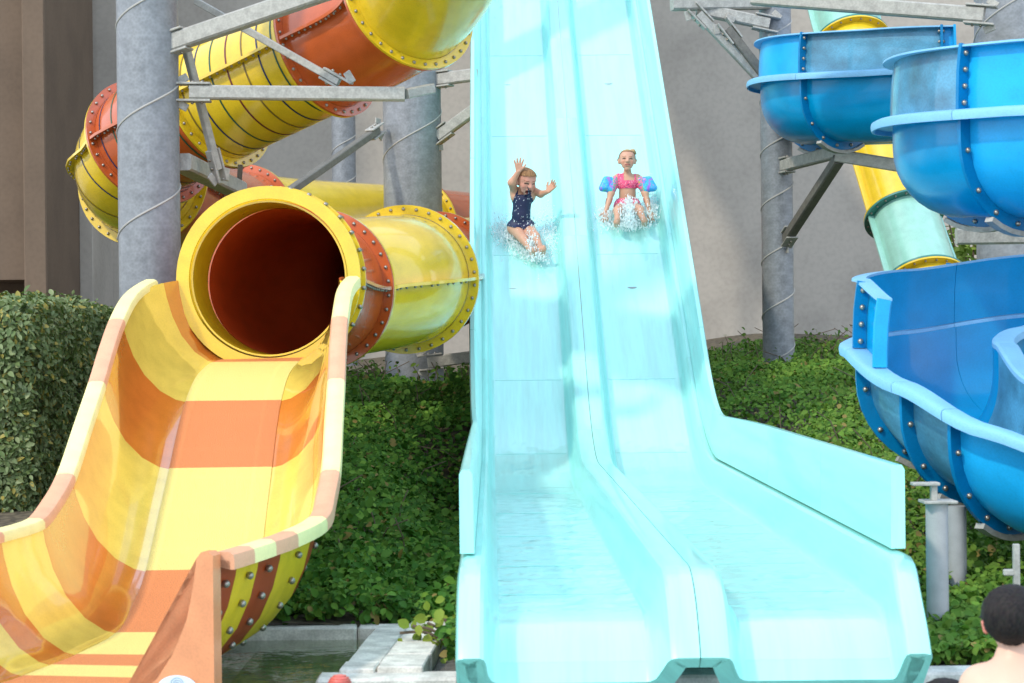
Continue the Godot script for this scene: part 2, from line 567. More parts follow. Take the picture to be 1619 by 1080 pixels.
# ------------------------------------------------------------------ aqua slide
func build_aqua() -> void:
	var t := thing("twin_lane_slide", "steep pale aqua twin-lane body slide with a flat run-out", "water slide", Vector3(0.7, 0, -12))
	# the line of the floor from the lip over the pool up the slope
	var pts := []
	var cum := [0.0]
	for k in 10:                    # rounded lip, curling down over the pool edge
		var a := deg_to_rad(58.5 - 6.5 * k)
		pts.append(Vector3(slide_x(8.75), 0.355 - 0.45 * (1 - cos(a)), -(8.75 - 0.45 * sin(a))))
	var d := 8.9
	while d < 31.6:
		pts.append(Vector3(slide_x(d), slide_h(d), -d))
		d += 0.15 if d < 18.3 else 0.4
	var fr := path_frames(pts)
	for k in range(1, pts.size()): cum.append(cum[-1] + pts[k].distance_to(pts[k - 1]))
	var at_d := func(x: float) -> int:
		for k in pts.size():
			if -pts[k].z >= x and k > 9: return k
		return pts.size() - 1
	var lane_l := PackedVector2Array([Vector2(-0.155, -0.12), Vector2(-0.155, 0.19), Vector2(-0.145, 0.215), Vector2(-0.12, 0.225), Vector2(-0.06, 0.225), Vector2(-0.045, 0.212), Vector2(-0.037, 0.18), Vector2(-0.03, 0.07), Vector2(-0.018, 0.025), Vector2(0.0, 0.006), Vector2(0.025, 0.0), Vector2(0.31, 0.0), Vector2(0.595, 0.0), Vector2(0.615, 0.006), Vector2(0.635, 0.028), Vector2(0.654, 0.095), Vector2(0.672, 0.172), Vector2(0.686, 0.198), Vector2(0.71, 0.21), Vector2(0.798, 0.211)])
	var lane_r := PackedVector2Array([Vector2(0.802, 0.211), Vector2(0.89, 0.21), Vector2(0.914, 0.198), Vector2(0.928, 0.172), Vector2(0.946, 0.095), Vector2(0.965, 0.028), Vector2(0.985, 0.006), Vector2(1.005, 0.0), Vector2(1.3, 0.0), Vector2(1.595, 0.0), Vector2(1.62, 0.006), Vector2(1.637, 0.025), Vector2(1.648, 0.07), Vector2(1.655, 0.18), Vector2(1.663, 0.212), Vector2(1.678, 0.225), Vector2(1.735, 0.225), Vector2(1.76, 0.215), Vector2(1.77, 0.19), Vector2(1.77, -0.12)])
	var joints := [0]
	for x in [9.45, 10.6, 12.2, 14.0, 15.7, 17.1, 18.2, 19.9, 21.6, 23.3, 25.2, 27.4, 29.6]:
		joints.append(at_d.call(x))
	joints.append(pts.size() - 1)
	for k in joints.size() - 1:
		var part := fr.slice(joints[k], joints[k + 1] + 1)
		var gap: float = 0.0012
		part[0] = Transform3D(part[0].basis, part[0].origin - part[0].basis.z * gap)
		for side in 2:
			var mb := MB.new()
			var profs := []
			for x in part: profs.append(drawn_in(lane_l if side == 0 else lane_r, -x.origin.z))
			shell(mb, part, profs, false, -0.012)
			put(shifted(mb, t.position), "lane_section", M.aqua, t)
			# raised ridge over the joint
			mb = MB.new()
			var x0 := 0.03 if side == 0 else 1.01
			var f: Transform3D = part[0]
			mb.box(Transform3D(f.basis, f.origin + f.basis * Vector3(x0 + 0.28, 0.002, 0)), Vector3(0.57, 0.006, 0.012), 0.002)
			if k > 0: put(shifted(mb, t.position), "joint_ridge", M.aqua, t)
	# thick rolled edge round the open end
	for side in 2:
		var mb := MB.new()
		shell(mb, fr.slice(0, 3), [offset_profile(drawn_in(lane_l if side == 0 else lane_r, 8.4), false, -0.0125)], false, -0.07)
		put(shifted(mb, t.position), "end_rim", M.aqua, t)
	# upright side panels on the walls
	var from := [8.92, 10.95, 13.0, 15.1, 16.6, 18.2, 20.5, 22.8, 25.2, 27.6, 29.6, 31.4]
	for side in 2:
		for k in from.size() - 1:
			var a: int = at_d.call(from[k])
			var e: int = at_d.call(from[k + 1])
			var part := fr.slice(a, e + 1)
			part[0] = Transform3D(part[0].basis, part[0].origin - part[0].basis.z * 0.004)
			var profs := []
			for x in part:
				var ph := lerpf(0.37, 0.30, smoothstep(13.0, 19.0, -x.origin.z))
				var lean := lerpf(0.0, 0.05, smoothstep(14.0, 19.0, -x.origin.z))
				var p := PackedVector2Array()
				for q in [[0.0, 0.235], [0.0, 0.225 + ph - 0.02], [0.012, 0.225 + ph], [0.045, 0.225 + ph], [0.058, 0.225 + ph - 0.02], [0.062, 0.235]]:
					var o: float = q[0] - lean * (q[1] - 0.235) / ph
					p.append(Vector2(-0.152 + o, q[1]) if side == 0 else Vector2(1.767 - o, q[1]))
				profs.append(p)
			var mb := MB.new()
			sheet(mb, part, profs, true, -1.0 if side == 0 else 1.0)
			for e2 in [0, part.size() - 1]:
				var ring := []
				for q in profs[e2]: ring.append(part[e2] * Vector3(q.x, q.y, 0))
				mb.face(ring)
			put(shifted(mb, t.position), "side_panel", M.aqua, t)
	# steel legs under the slope
	for dd in [19.5, 23.0, 27.0, 30.5]:
		for x in [0.2, 1.3]:
			var top := slide_h(dd) - 0.03
			var mb := MB.new()
			var base := hill_h(slide_x(dd) + x, dd) - 0.1
			bar(mb, [Transform3D(Basis(Vector3.RIGHT, PI / 2), Vector3(slide_x(dd) + x, base, -dd)), Transform3D(Basis(Vector3.RIGHT, PI / 2), Vector3(slide_x(dd) + x, top, -dd))], circle(0.06, 12))
			put(shifted(mb, t.position), "support_leg", M.steel, t)
	# water running down each lane
	var nz := FastNoiseLite.new()
	nz.seed = 77
	nz.frequency = 1.0
	nz.fractal_octaves = 3
	for side in 2:
		var mb := MB.new()
		var xa := 0.012 if side == 0 else 0.99
		var wide := 0.596 if side == 0 else 0.62
		var cols := 22
		var rows := []
		var dd := 8.42
		while dd < 31.0:
			rows.append(dd)
			dd += 0.045 if dd < 21 else 0.08
		for r in rows:
			var slope := slide_h(r + 0.02) - slide_h(r - 0.02)
			var up := Vector3(0, 0.04, slope).normalized()
			for k in cols + 1:
				var u := float(k) / cols
				var x := xa + wide * u
				var h: float
				if r < 16.2:      # standing water, ruffled by the flow
					h = 0.014 + 0.007 * nz.get_noise_2d(x * 3.5 + side * 30, r * 8.0) + 0.006 * nz.get_noise_2d(x * 9.0, r * 22.0) + 0.008 * pow(maxf(0, nz.get_noise_2d(x * 0.9 + 9 * side, r * 3.2)), 2.0) * 4.0
				else:             # a thin film with roll waves
					var wv := nz.get_noise_2d(x * 2.0 + side * 50, r * 1.6)
					h = 0.007 + 0.004 * absf(wv) * 2.0 + 0.003 * nz.get_noise_2d(x * 8.0, r * 9.0) + 0.0025 * nz.get_noise_2d(x * 22.0, r * 22.0 + 40)
				if r < 8.75: h = 0.006
				var hh := slide_h(r) if r > 8.75 else 0.355 - 0.45 * (1 - sqrt(maxf(0, 1 - pow((8.75 - r) / 0.45, 2))))
				mb.vert(Vector3(slide_x(r) + x, hh, -r) + up * maxf(h, 0.003), up, Vector2(x, r))
		for j in rows.size() - 1:
			for k in cols:
				var q := j * (cols + 1) + k
				mb.quad(q, q + 1, q + cols + 2, q + cols + 1)
		smooth_normals(mb)
		structure(mb.mesh(), "running_water", M.film)

# the outer walls draw in a little where the lip curls over
func drawn_in(p: PackedVector2Array, d: float) -> PackedVector2Array:
	var f := smoothstep(8.95, 8.45, d)
	var o := PackedVector2Array()
	for q in p: o.append(Vector2(q.x - 0.065 * f * smoothstep(1.55, 1.68, q.x), q.y))
	return o

func smooth_normals(mb: MB) -> void:
	for k in mb.n.size(): mb.n[k] = Vector3.ZERO
	for k in range(0, mb.i.size(), 3):
		var a := mb.i[k]
		var b := mb.i[k + 1]
		var c := mb.i[k + 2]
		var nn := (mb.v[c] - mb.v[a]).cross(mb.v[b] - mb.v[a])
		mb.n[a] += nn; mb.n[b] += nn; mb.n[c] += nn
	for k in mb.n.size(): mb.n[k] = mb.n[k].normalized()

# ------------------------------------------------------------------ yellow and orange tube slide
const TUBE_R := 0.525
const FLANGE_R := 0.605

func ring_bolts(mb: MB, f: Transform3D, r: float, count: int, off: float, size: float) -> void:
	for k in count:
		var a := TAU * (k + 0.5) / count
		for s in [-1.0, 1.0]:
			ball(mb, f * Vector3(cos(a) * r, sin(a) * r, s * off), Vector3.ONE * size, 6, 4)

func tube_run(t: Node3D, ctrl: Array, colors: Array, r: float, fr_r: float, bolts: int, per: int, stripes := {}, rims := {}) -> void:
	var pts := catmull(ctrl, per)
	var fr := path_frames(pts)
	var small := MB.new()
	for k in ctrl.size() - 1:
		var part := fr.slice(k * per, (k + 1) * per + 1)
		var m: Material = colors[k % colors.size()]
		var mb := MB.new()
		shell(mb, part, [circle(r, 56)], true, 0.010)
		put(shifted(mb, t.position), "tube_segment", m, t)
		mb = MB.new()
		sheet(mb, part, [circle(r - 0.013, 56)], true, 1.0)
		put(shifted(mb, t.position), "tube_lining", M.lining, t)
		# the long bolted joint of the two half shells
		for s in [-1.0, 1.0]:
			mb = MB.new()
			bar(mb, part, PackedVector2Array([Vector2(s * (r - 0.004), -0.012), Vector2(s * (r + 0.07), -0.012), Vector2(s * (r + 0.07), 0.012), Vector2(s * (r - 0.004), 0.012)]))
			for j in range(1, part.size() - 1):
				for h in [0.0, 0.5]:
					var o: Vector3 = part[j].origin.lerp(part[j + 1].origin, h)
					ball(small, o + part[j].basis * Vector3(s * (r + 0.045), -0.018, 0), Vector3.ONE * 0.012, 6, 4)
			put(shifted(mb, t.position), "seam_flange", m, t)
		# painted rings
		if stripes.has(k):
			var list := ["stripe_blue", "stripe_green", "stripe_red", "stripe_olive"]
			var n: int = stripes[k]
			for j in n:
				var u := (j + 0.7) / (n + 0.4) * (part.size() - 1)
				var a: Transform3D = part[int(u)].interpolate_with(part[min(int(u) + 1, part.size() - 1)], u - int(u))
				var b := Transform3D(a.basis, a.origin - a.basis.z * 0.017)
				mb = MB.new()
				sheet(mb, [a, b], [circle(r + 0.0025, 56)], true, -1.0)
				put(shifted(mb, t.position), "painted_ring", M[list[(j * 3 + 1) % 4]], t)
		# flanges where the segments meet, one of each colour
		for e in 2:
			var f: Transform3D = part[0] if e == 0 else part[-1]
			if e == 1 and k < ctrl.size() - 2 or e == 0 or true:
				var z := -0.013 if e == 0 else 0.013
				var c := Transform3D(f.basis, f.origin + f.basis.z * z)
				mb = MB.new()
				shell(mb, [Transform3D(c.basis, c.origin + c.basis.z * 0.011), Transform3D(c.basis, c.origin - c.basis.z * 0.011)], [circle(fr_r, 56)], true, fr_r - r - 0.002)
				put(shifted(mb, t.position), "flange", rims.get(m, m), t)
		ring_bolts(small, part[0], (r + fr_r) / 2 + 0.006, bolts, 0.028, 0.015)
	put(shifted(small, t.position), "small_bolts", M.bolt, t).set_meta("kind", "stuff")

func build_tube_slide() -> void:
	var base := Vector3(-1.7, 0, -10.5)
	var t := thing("tube_slide", "yellow and orange enclosed tube slide with an open striped exit chute", "water slide", base)
	var ctrl := []
	for q in [[742, -420, 15.2], [738, -240, 15.3], [708, -104, 15.9], [645, 2, 16.7], [515, 75, 17.25], [345, 160, 17.95], [236, 226, 18.5], [226, 287, 19.2], [385, 352, 21.8], [660, 368, 24.3], [850, 385, 25.9], [960, 398, 24.8], [880, 410, 22.9], [692, 430, 21.1], [641, 442, 17.1], [506, 458, 15.85], [444, 445, 14.75]]:
		ctrl.append(PX(q[0], q[1], q[2]))
	var cols := []
	# yellow and orange in turn; the mouth piece is yellow, the one behind it orange
	for c in "YOYOYOYOYOYOYOYO":
		cols.append(M.orange if c == "O" else M.yellow)
	tube_run(t, ctrl, cols, TUBE_R, FLANGE_R, 34, 8, {4: 7, 6: 4, 5: 6})
	# mouth ring
	var a: Vector3 = ctrl[-1]
	var fw := (PX(424, 440, 14.12) - a).normalized()
	var pts := [a, a + fw * 0.30, a + fw * 0.595, a + fw * 0.63]
	var fr := path_frames(pts)
	var mb := MB.new()
	# a short yellow bell: the tube's wall, then a broad flat rim
	shell(mb, fr.slice(0, 3), [circle(TUBE_R, 64)], true, 0.012)
	put(shifted(mb, t.position), "mouth_piece", M.yellow, t)
	mb = MB.new()
	shell(mb, fr.slice(2, 4), [circle(TUBE_R + 0.095, 64)], true, 0.085)
	put(shifted(mb, t.position), "mouth_ring", M.yellow, t)
	mb = MB.new()
	fr[0] = Transform3D(fr[1].basis, fr[1].origin + fw * 0.10)
	shell(mb, [fr[0], Transform3D(fr[0].basis, fr[0].origin + fw * 0.022)], [circle(FLANGE_R + 0.03, 64)], true, 0.1)
	put(shifted(mb, t.position), "mouth_flange", M.yellow, t)
	mb = MB.new()
	ring_bolts(mb, fr[0], FLANGE_R + 0.02, 30, 0.030, 0.016)
	put(shifted(mb, t.position), "mouth_bolts", M.bolt, t).set_meta("kind", "stuff")

	# open chute: frames from the exit back up to the mouth
	var line := [[8.72, -1.86, 0.085], [8.95, -1.81, 0.085], [9.25, -1.755, 0.085], [9.55, -1.70, 0.088], [10.2, -1.633, 0.10], [10.7, -1.64, 0.175], [11.16, -1.652, 0.30], [11.75, -1.685, 0.53], [12.36, -1.718, 0.77], [12.8, -1.74, 0.965], [13.2, -1.75, 1.14], [13.6, -1.742, 1.29], [13.95, -1.70, 1.375], [14.2, -1.65, 1.40]]
	var cp := []
	for q in line: cp.append(Vector3(q[1], q[2], -q[0]))
	var per := 4
	var sm := catmull(cp, per)
	var sf := path_frames(sm)
	var wall := PackedVector2Array([Vector2(-0.655, 0.545), Vector2(-0.64, 0.45), Vector2(-0.605, 0.32), Vector2(-0.545, 0.19), Vector2(-0.455, 0.08), Vector2(-0.36, 0.018), Vector2(-0.29, 0.0), Vector2(0.29, 0.0), Vector2(0.36, 0.018), Vector2(0.455, 0.08), Vector2(0.545, 0.19), Vector2(0.605, 0.32), Vector2(0.64, 0.45), Vector2(0.655, 0.545)])
	# [first control point, last, yellow?]
	var segs := [[0, 1, false], [1, 2, true], [2, 3, false], [3, 4, true], [4, 6, false], [6, 8, true], [8, 10, false], [10, 11, true], [11, 12, true], [12, 13, false]]
	for s in segs:
		var part := sf.slice(s[0] * per, s[1] * per + 1)
		var y: bool = s[2]
		var walls := []
		for x in part:      # the top end draws in to meet the mouth
			var f := lerpf(1.0, 0.83, smoothstep(13.7, 14.2, -x.origin.z))
			walls.append(scaled_ring(wall, f, 1.0))
		mb = MB.new()
		shell(mb, part, walls, false, -0.014)
		put(shifted(mb, t.position), "chute_shell", M.yellow_outer if y else M.orange_outer, t)
		mb = MB.new()
		var liners := []
		for w in walls: liners.append(offset_profile(w, false, 0.002))
		sheet(mb, part, liners, false, 1.0)
		put(shifted(mb, t.position), "chute_liner", M.chute_yellow if y else M.chute_orange, t)
		mb = MB.new()
		bar(mb, part, PackedVector2Array([Vector2(-0.30, 0.005), Vector2(0.30, 0.005), Vector2(0.30, 0.011), Vector2(-0.30, 0.011)]))
		put(shifted(mb, t.position), "chute_floor", M.yellow_rough if y else M.orange_rough, t)
		for side in ([-1.0, 1.0] if s[0] < 12 else []):
			mb = MB.new()
			var rp := PackedVector2Array()
			for q in [[0.635, 0.52], [0.635, 0.55], [0.645, 0.565], [0.665, 0.572], [0.715, 0.572], [0.735, 0.56], [0.74, 0.54], [0.74, 0.50], [0.722, 0.50], [0.72, 0.535], [0.675, 0.54], [0.672, 0.52]]:
				rp.append(Vector2(q[0] * side, q[1]))
			bar(mb, part, rp)
			put(shifted(mb, t.position), "rail", M.yellow_rail if y else M.orange_rail, t)
		# bolts down the outside of the wall beside the joint
		if s[0] <= 4:
			var f: Transform3D = part[part.size() / 2]
			for j in 5:
				for side in [-1.0, 1.0]:
					var q: Vector2 = [Vector2(0.665, 0.43), Vector2(0.63, 0.31), Vector2(0.572, 0.195), Vector2(0.49, 0.09), Vector2(0.395, 0.022)][j]
					var bm := MB.new()
					ball(bm, f * Vector3(q.x * side, q.y, 0), Vector3.ONE * 0.0175, 10, 6)
					put(shifted(bm, t.position), "bolt", M.bolt, t)
	# the flat end panel: fills out from the inner wall to a square edge
	var f0: Transform3D = sf[0]
	for side in [-1.0, 1.0]:
		var poly := PackedVector2Array()
		for q in [[0.28, -0.02], [0.36, 0.002], [0.44, 0.065], [0.515, 0.175], [0.57, 0.305], [0.60, 0.44], [0.615, 0.555], [0.635, 0.58], [0.665, 0.58], [0.685, 0.565], [0.685, -0.30], [0.28, -0.30]]:
			poly.append(Vector2(q[0] * side, q[1]))
		mb = MB.new()
		bar(mb, [Transform3D(f0.basis, f0.origin + f0.basis.z * 0.012), Transform3D(f0.basis, f0.origin + f0.basis.z * 0.10)], poly)
		put(shifted(mb, t.position), "end_panel", M.end_orange, t)
	var bad := MB.new()
	var bf := Transform3D(f0.basis, f0.origin + f0.basis * Vector3(0.53, 0.03, 0.103))
	bar(bad, [bf, Transform3D(bf.basis, bf.origin + bf.basis.z * 0.006)], scaled_ring(circle(0.085, 40), 1.0, 0.62))
	var badge := put(shifted(bad, t.position), "badge", M.badge, t)
	tag(badge, "pale blue oval badge with a round emblem")
	bad = MB.new()
	var bx := Transform3D(bf.basis, bf.origin + bf.basis * Vector3(0, 0.016, 0.007))
	shell(bad, [bx, Transform3D(bx.basis, bx.origin + bx.basis.z * 0.002)], [circle(0.026, 28)], true, -0.003)
	var spiral := []
	for k in 40:
		var a2 := k * 0.28
		spiral.append(bx * Vector3(cos(a2) * (0.020 - k * 0.0004), sin(a2) * (0.020 - k * 0.0004), 0.001))
	bar(bad, path_frames(spiral, bx.basis.z), rect(0.003, 0.002))
	put(shifted(bad, t.position), "emblem", M.badge_ink, badge)
	# steel shoe under the chute
	mb = MB.new()
	mb.box(Transform3D(sf[6].basis, sf[6].origin + sf[6].basis * Vector3(0.36, -0.035, 0)), Vector3(0.30, 0.05, 0.12), 0.01)
	put(shifted(mb, t.position), "steel_shoe", M.steel_dark, t)

func scaled_ring(p: PackedVector2Array, sx: float, sy: float) -> PackedVector2Array:
	var o := PackedVector2Array()
	for q in p: o.append(Vector2(q.x * sx, q.y * sy))
	return o
# ------------------------------------------------------------------ blue open flumes
func build_flume(called: String, label: String, cx: float, dc: float, rim: Array, a0: float, a1: float, joints: Array, panel: Array, looks: Array, guards: Array, inner := 1.0) -> Node3D:
	# rim: [angle in degrees, height of the outer rim]; angle 0 is the leftmost point of the bend, positive towards the pool
	var rc := 1.145
	var t := thing(called, label, "water slide", Vector3(cx - 1.2, 0.0, -dc), "blue open flumes")
	var h_at := func(a: float) -> float:
		for k in rim.size() - 1:
			if a <= rim[k + 1][0]:
				return lerpf(rim[k][1], rim[k + 1][1], smoothstep(0, 1, clampf((a - rim[k][0]) / (rim[k + 1][0] - rim[k][0]), 0, 1)) * 0.5 + 0.5 * clampf((a - rim[k][0]) / (rim[k + 1][0] - rim[k][0]), 0, 1))
		return rim[-1][1]
	var frame := func(a: float) -> Transform3D:
		var r := deg_to_rad(a)
		var out := Vector3(-cos(r), 0, sin(r))
		return Transform3D(Basis(out, Vector3.UP, out.cross(Vector3.UP)), Vector3(cx, h_at.call(a) - 0.58, -dc) + out * rc)
	var u := PackedVector2Array([Vector2(-0.435, 0.58), Vector2(-0.435, 0.46)])
	for k in range(0, 19):
		var a := PI + PI * k / 18.0
		u.append(Vector2(cos(a) * 0.435, 0.435 + sin(a) * 0.435))
	u.append(Vector2(0.435, 0.58))
	for k in u.size():
		if u[k].x < 0: u[k].x *= inner
	var up := PackedVector2Array([Vector2(0.450, 0.607), Vector2(0.448, 0.70), Vector2(0.442, 0.82), Vector2(0.428, 0.93), Vector2(0.42, 0.972)])
	var stops := [a0] + joints + [a1]
	for k in stops.size() - 1:
		var fr := []
		var n := int(maxf(6, (stops[k + 1] - stops[k]) / 3.0))
		for j in n + 1: fr.append(frame.call(lerpf(stops[k] + 0.08, stops[k + 1] - 0.08, float(j) / n)))
		var m: Material = looks[k % looks.size()]
		var mb := MB.new()
		shell(mb, fr, [u], false, 0.012)
		put(shifted(mb, t.position), "trough_section", m, t)
		for side in 2:
			mb = MB.new()
			var rp := PackedVector2Array()
			for q in ([[0.437, 0.575], [0.437, 0.597], [0.446, 0.605], [0.545, 0.605], [0.565, 0.595], [0.57, 0.575], [0.565, 0.545], [0.55, 0.545], [0.548, 0.575]] if side == 0 else [[-0.415 * inner, 0.575], [-0.415 * inner, 0.60], [-0.435 * inner, 0.612], [-0.435 * inner - 0.085, 0.612], [-0.435 * inner - 0.11, 0.60], [-0.435 * inner - 0.115, 0.56], [-0.435 * inner - 0.095, 0.56], [-0.435 * inner - 0.09, 0.58]]):
				rp.append(Vector2(q[0], q[1]))
			bar(mb, fr, rp)
			put(shifted(mb, t.position), "rim", M.blue_rim, t)
		var lo: float = maxf(stops[k], panel[0])
		var hi: float = minf(stops[k + 1], panel[1])
		if hi - lo > 1.0:
			fr = []
			for j in n + 1: fr.append(frame.call(lerpf(lo + 0.08, hi - 0.08, float(j) / n)))
			mb = MB.new()
			shell(mb, fr, [up], false, 0.012)
			put(shifted(mb, t.position), "splash_guard", guards[k % guards.size()], t)
			mb = MB.new()
			bar(mb, fr, PackedVector2Array([Vector2(0.408, 0.968), Vector2(0.408, 0.982), Vector2(0.49, 0.978), Vector2(0.492, 0.966)]))
			put(shifted(mb, t.position), "guard_rim", M.blue_rim, t)
	# joint ribs with bolts
	for a in joints + [panel[1], panel[0]]:
		if a < a0 or a > a1: continue
		var f: Transform3D = frame.call(a)
		var two := [Transform3D(f.basis, f.origin + f.basis.z * 0.011), Transform3D(f.basis, f.origin - f.basis.z * 0.011)]
		var guard: bool = a >= panel[0] - 0.5 and a <= panel[1] + 0.5
		if joints.has(a):
			var mb := MB.new()
			shell(mb, two, [offset_profile(u, false, -0.001)], false, -0.075)
			put(shifted(mb, t.position), "joint_rib", M.blue_rib, t)
			for k in 8:
				var b := PI + PI * (k + 0.35) / 8.0
				bolt_pair(t, f, Vector2(cos(b) * 0.475, 0.435 + sin(b) * 0.475 + (0.06 if k == 7 or k == 0 else 0.0)))
			# saddle strap under the joint
			var arc := PackedVector2Array()
			for k in 8:
				var b := PI * 1.5 + (k - 3.5) * 0.16
				arc.append(Vector2(cos(b) * 0.515, 0.435 + sin(b) * 0.515))
			mb = MB.new()
			shell(mb, [Transform3D(f.basis, f.origin + f.basis.z * 0.03), Transform3D(f.basis, f.origin - f.basis.z * 0.03)], [arc], false, -0.03)
			put(shifted(mb, t.position), "saddle", M.steel_beam, t)
		if guard and (joints.has(a) or a == panel[1]):
			var mb := MB.new()
			shell(mb, two, [offset_profile(up, false, -0.002)], false, -0.075)
			put(shifted(mb, t.position), "guard_rib", M.blue_rib if joints.has(a) else M.blue_light, t)
			for k in (4 if joints.has(a) else 0):
				bolt_pair(t, f, Vector2(0.485 - 0.006 * k, 0.645 + k * 0.095))
	return t

var bolt_mesh: ArrayMesh
func bolt_pair(t: Node3D, f: Transform3D, q: Vector2) -> void:
	if bolt_mesh == null:
		var mb := MB.new()
		ball(mb, Vector3.ZERO, Vector3.ONE * 0.0165, 10, 6)
		bolt_mesh = mb.mesh()
	for s in [-1.0, 1.0]:
		put(bolt_mesh, "bolt", M.bolt, t, f * Vector3(q.x, q.y, s * 0.017) - t.position)

# ------------------------------------------------------------------ steel
func pipe(called: String, label: String, px: float, py_base: float, d: float, width_px: float, top: float, m: Material, group := "", weld := true) -> Node3D:
	var p := PX(px, py_base, d)
	var base := Vector3(p.x, minf(p.y, hill_h(p.x, d)) - 0.25, -d)
	var t := thing(called, label, "column", base, group)
	var r := width_px * d / F / 2
	var mb := MB.new()
	var lean := 0.0
	bar(mb, [Transform3D(Basis(Vector3.RIGHT, PI / 2), Vector3(lean, 0, 0)), Transform3D(Basis(Vector3.RIGHT, PI / 2), Vector3(lean, top - base.y, 0))], circle(r, 48))
	put(mb.mesh(), "pipe", m, t)
	if weld:
		# the spiral weld bead
		mb = MB.new()
		var line := []
		var n := int((top - base.y) / (r * 3.4) * 40)
		for k in n + 1:
			var a := -TAU * k / 40.0 + 0.6
			line.append(Vector3(cos(a) * (r + 0.001), (top - base.y) * k / n, sin(a) * (r + 0.001)))
		bar(mb, path_frames(line, Vector3(0.3, 0.2, 1).normalized()), circle(0.008, 6))
		put(mb.mesh(), "weld_bead", M.weld, t)
	return t

func beam(label: String, a: Vector3, b: Vector3, w: float, h: float, ends := 3, cat := "beam", m: Material = null) -> Node3D:
	var mid := a
	var t := thing("steel_beam" if cat == "beam" else "steel_brace", label, cat, mid, "galvanised steel supports")
	var mb := MB.new()
	bar(mb, path_frames([a, b]), rect(w, h, minf(w, h) * 0.12))
	put(shifted(mb, mid), "box_section", M.steel_beam if m == null else m, t)
	# end plates with gussets and bolts
	for e in 2:
		if ends & (1 << e) == 0: continue
		var p: Vector3 = a if e == 0 else b
		var q: Vector3 = b if e == 0 else a
		var dir := (q - p).normalized()
		var f: Transform3D = path_frames([p, q])[0]
		for s in [-1.0, 1.0]:
			mb = MB.new()
			mb.box(Transform3D(f.basis, p + dir * 0.03 + f.basis.y * s * (h / 2 + 0.012)), Vector3(w * 1.25, 0.018, 0.26), 0.004)
			put(shifted(mb, mid), "end_plate", M.steel_beam, t)
			mb = MB.new()
			mb.box(Transform3D(f.basis.rotated(f.basis.x, 0.5 * s), p - dir * 0.06 + f.basis.y * s * (h / 2 + 0.045)), Vector3(0.018, 0.06, 0.10), 0.004)
			put(shifted(mb, mid), "gusset", M.steel_beam, t)
			mb = MB.new()
			for z in [0.02, 0.09]:
				ball(mb, p + dir * z + f.basis.y * s * (h / 2 + 0.026), Vector3.ONE * 0.014, 6, 4)
			put(shifted(mb, mid), "small_bolts", M.bolt, t).set_meta("kind", "stuff")
	return t

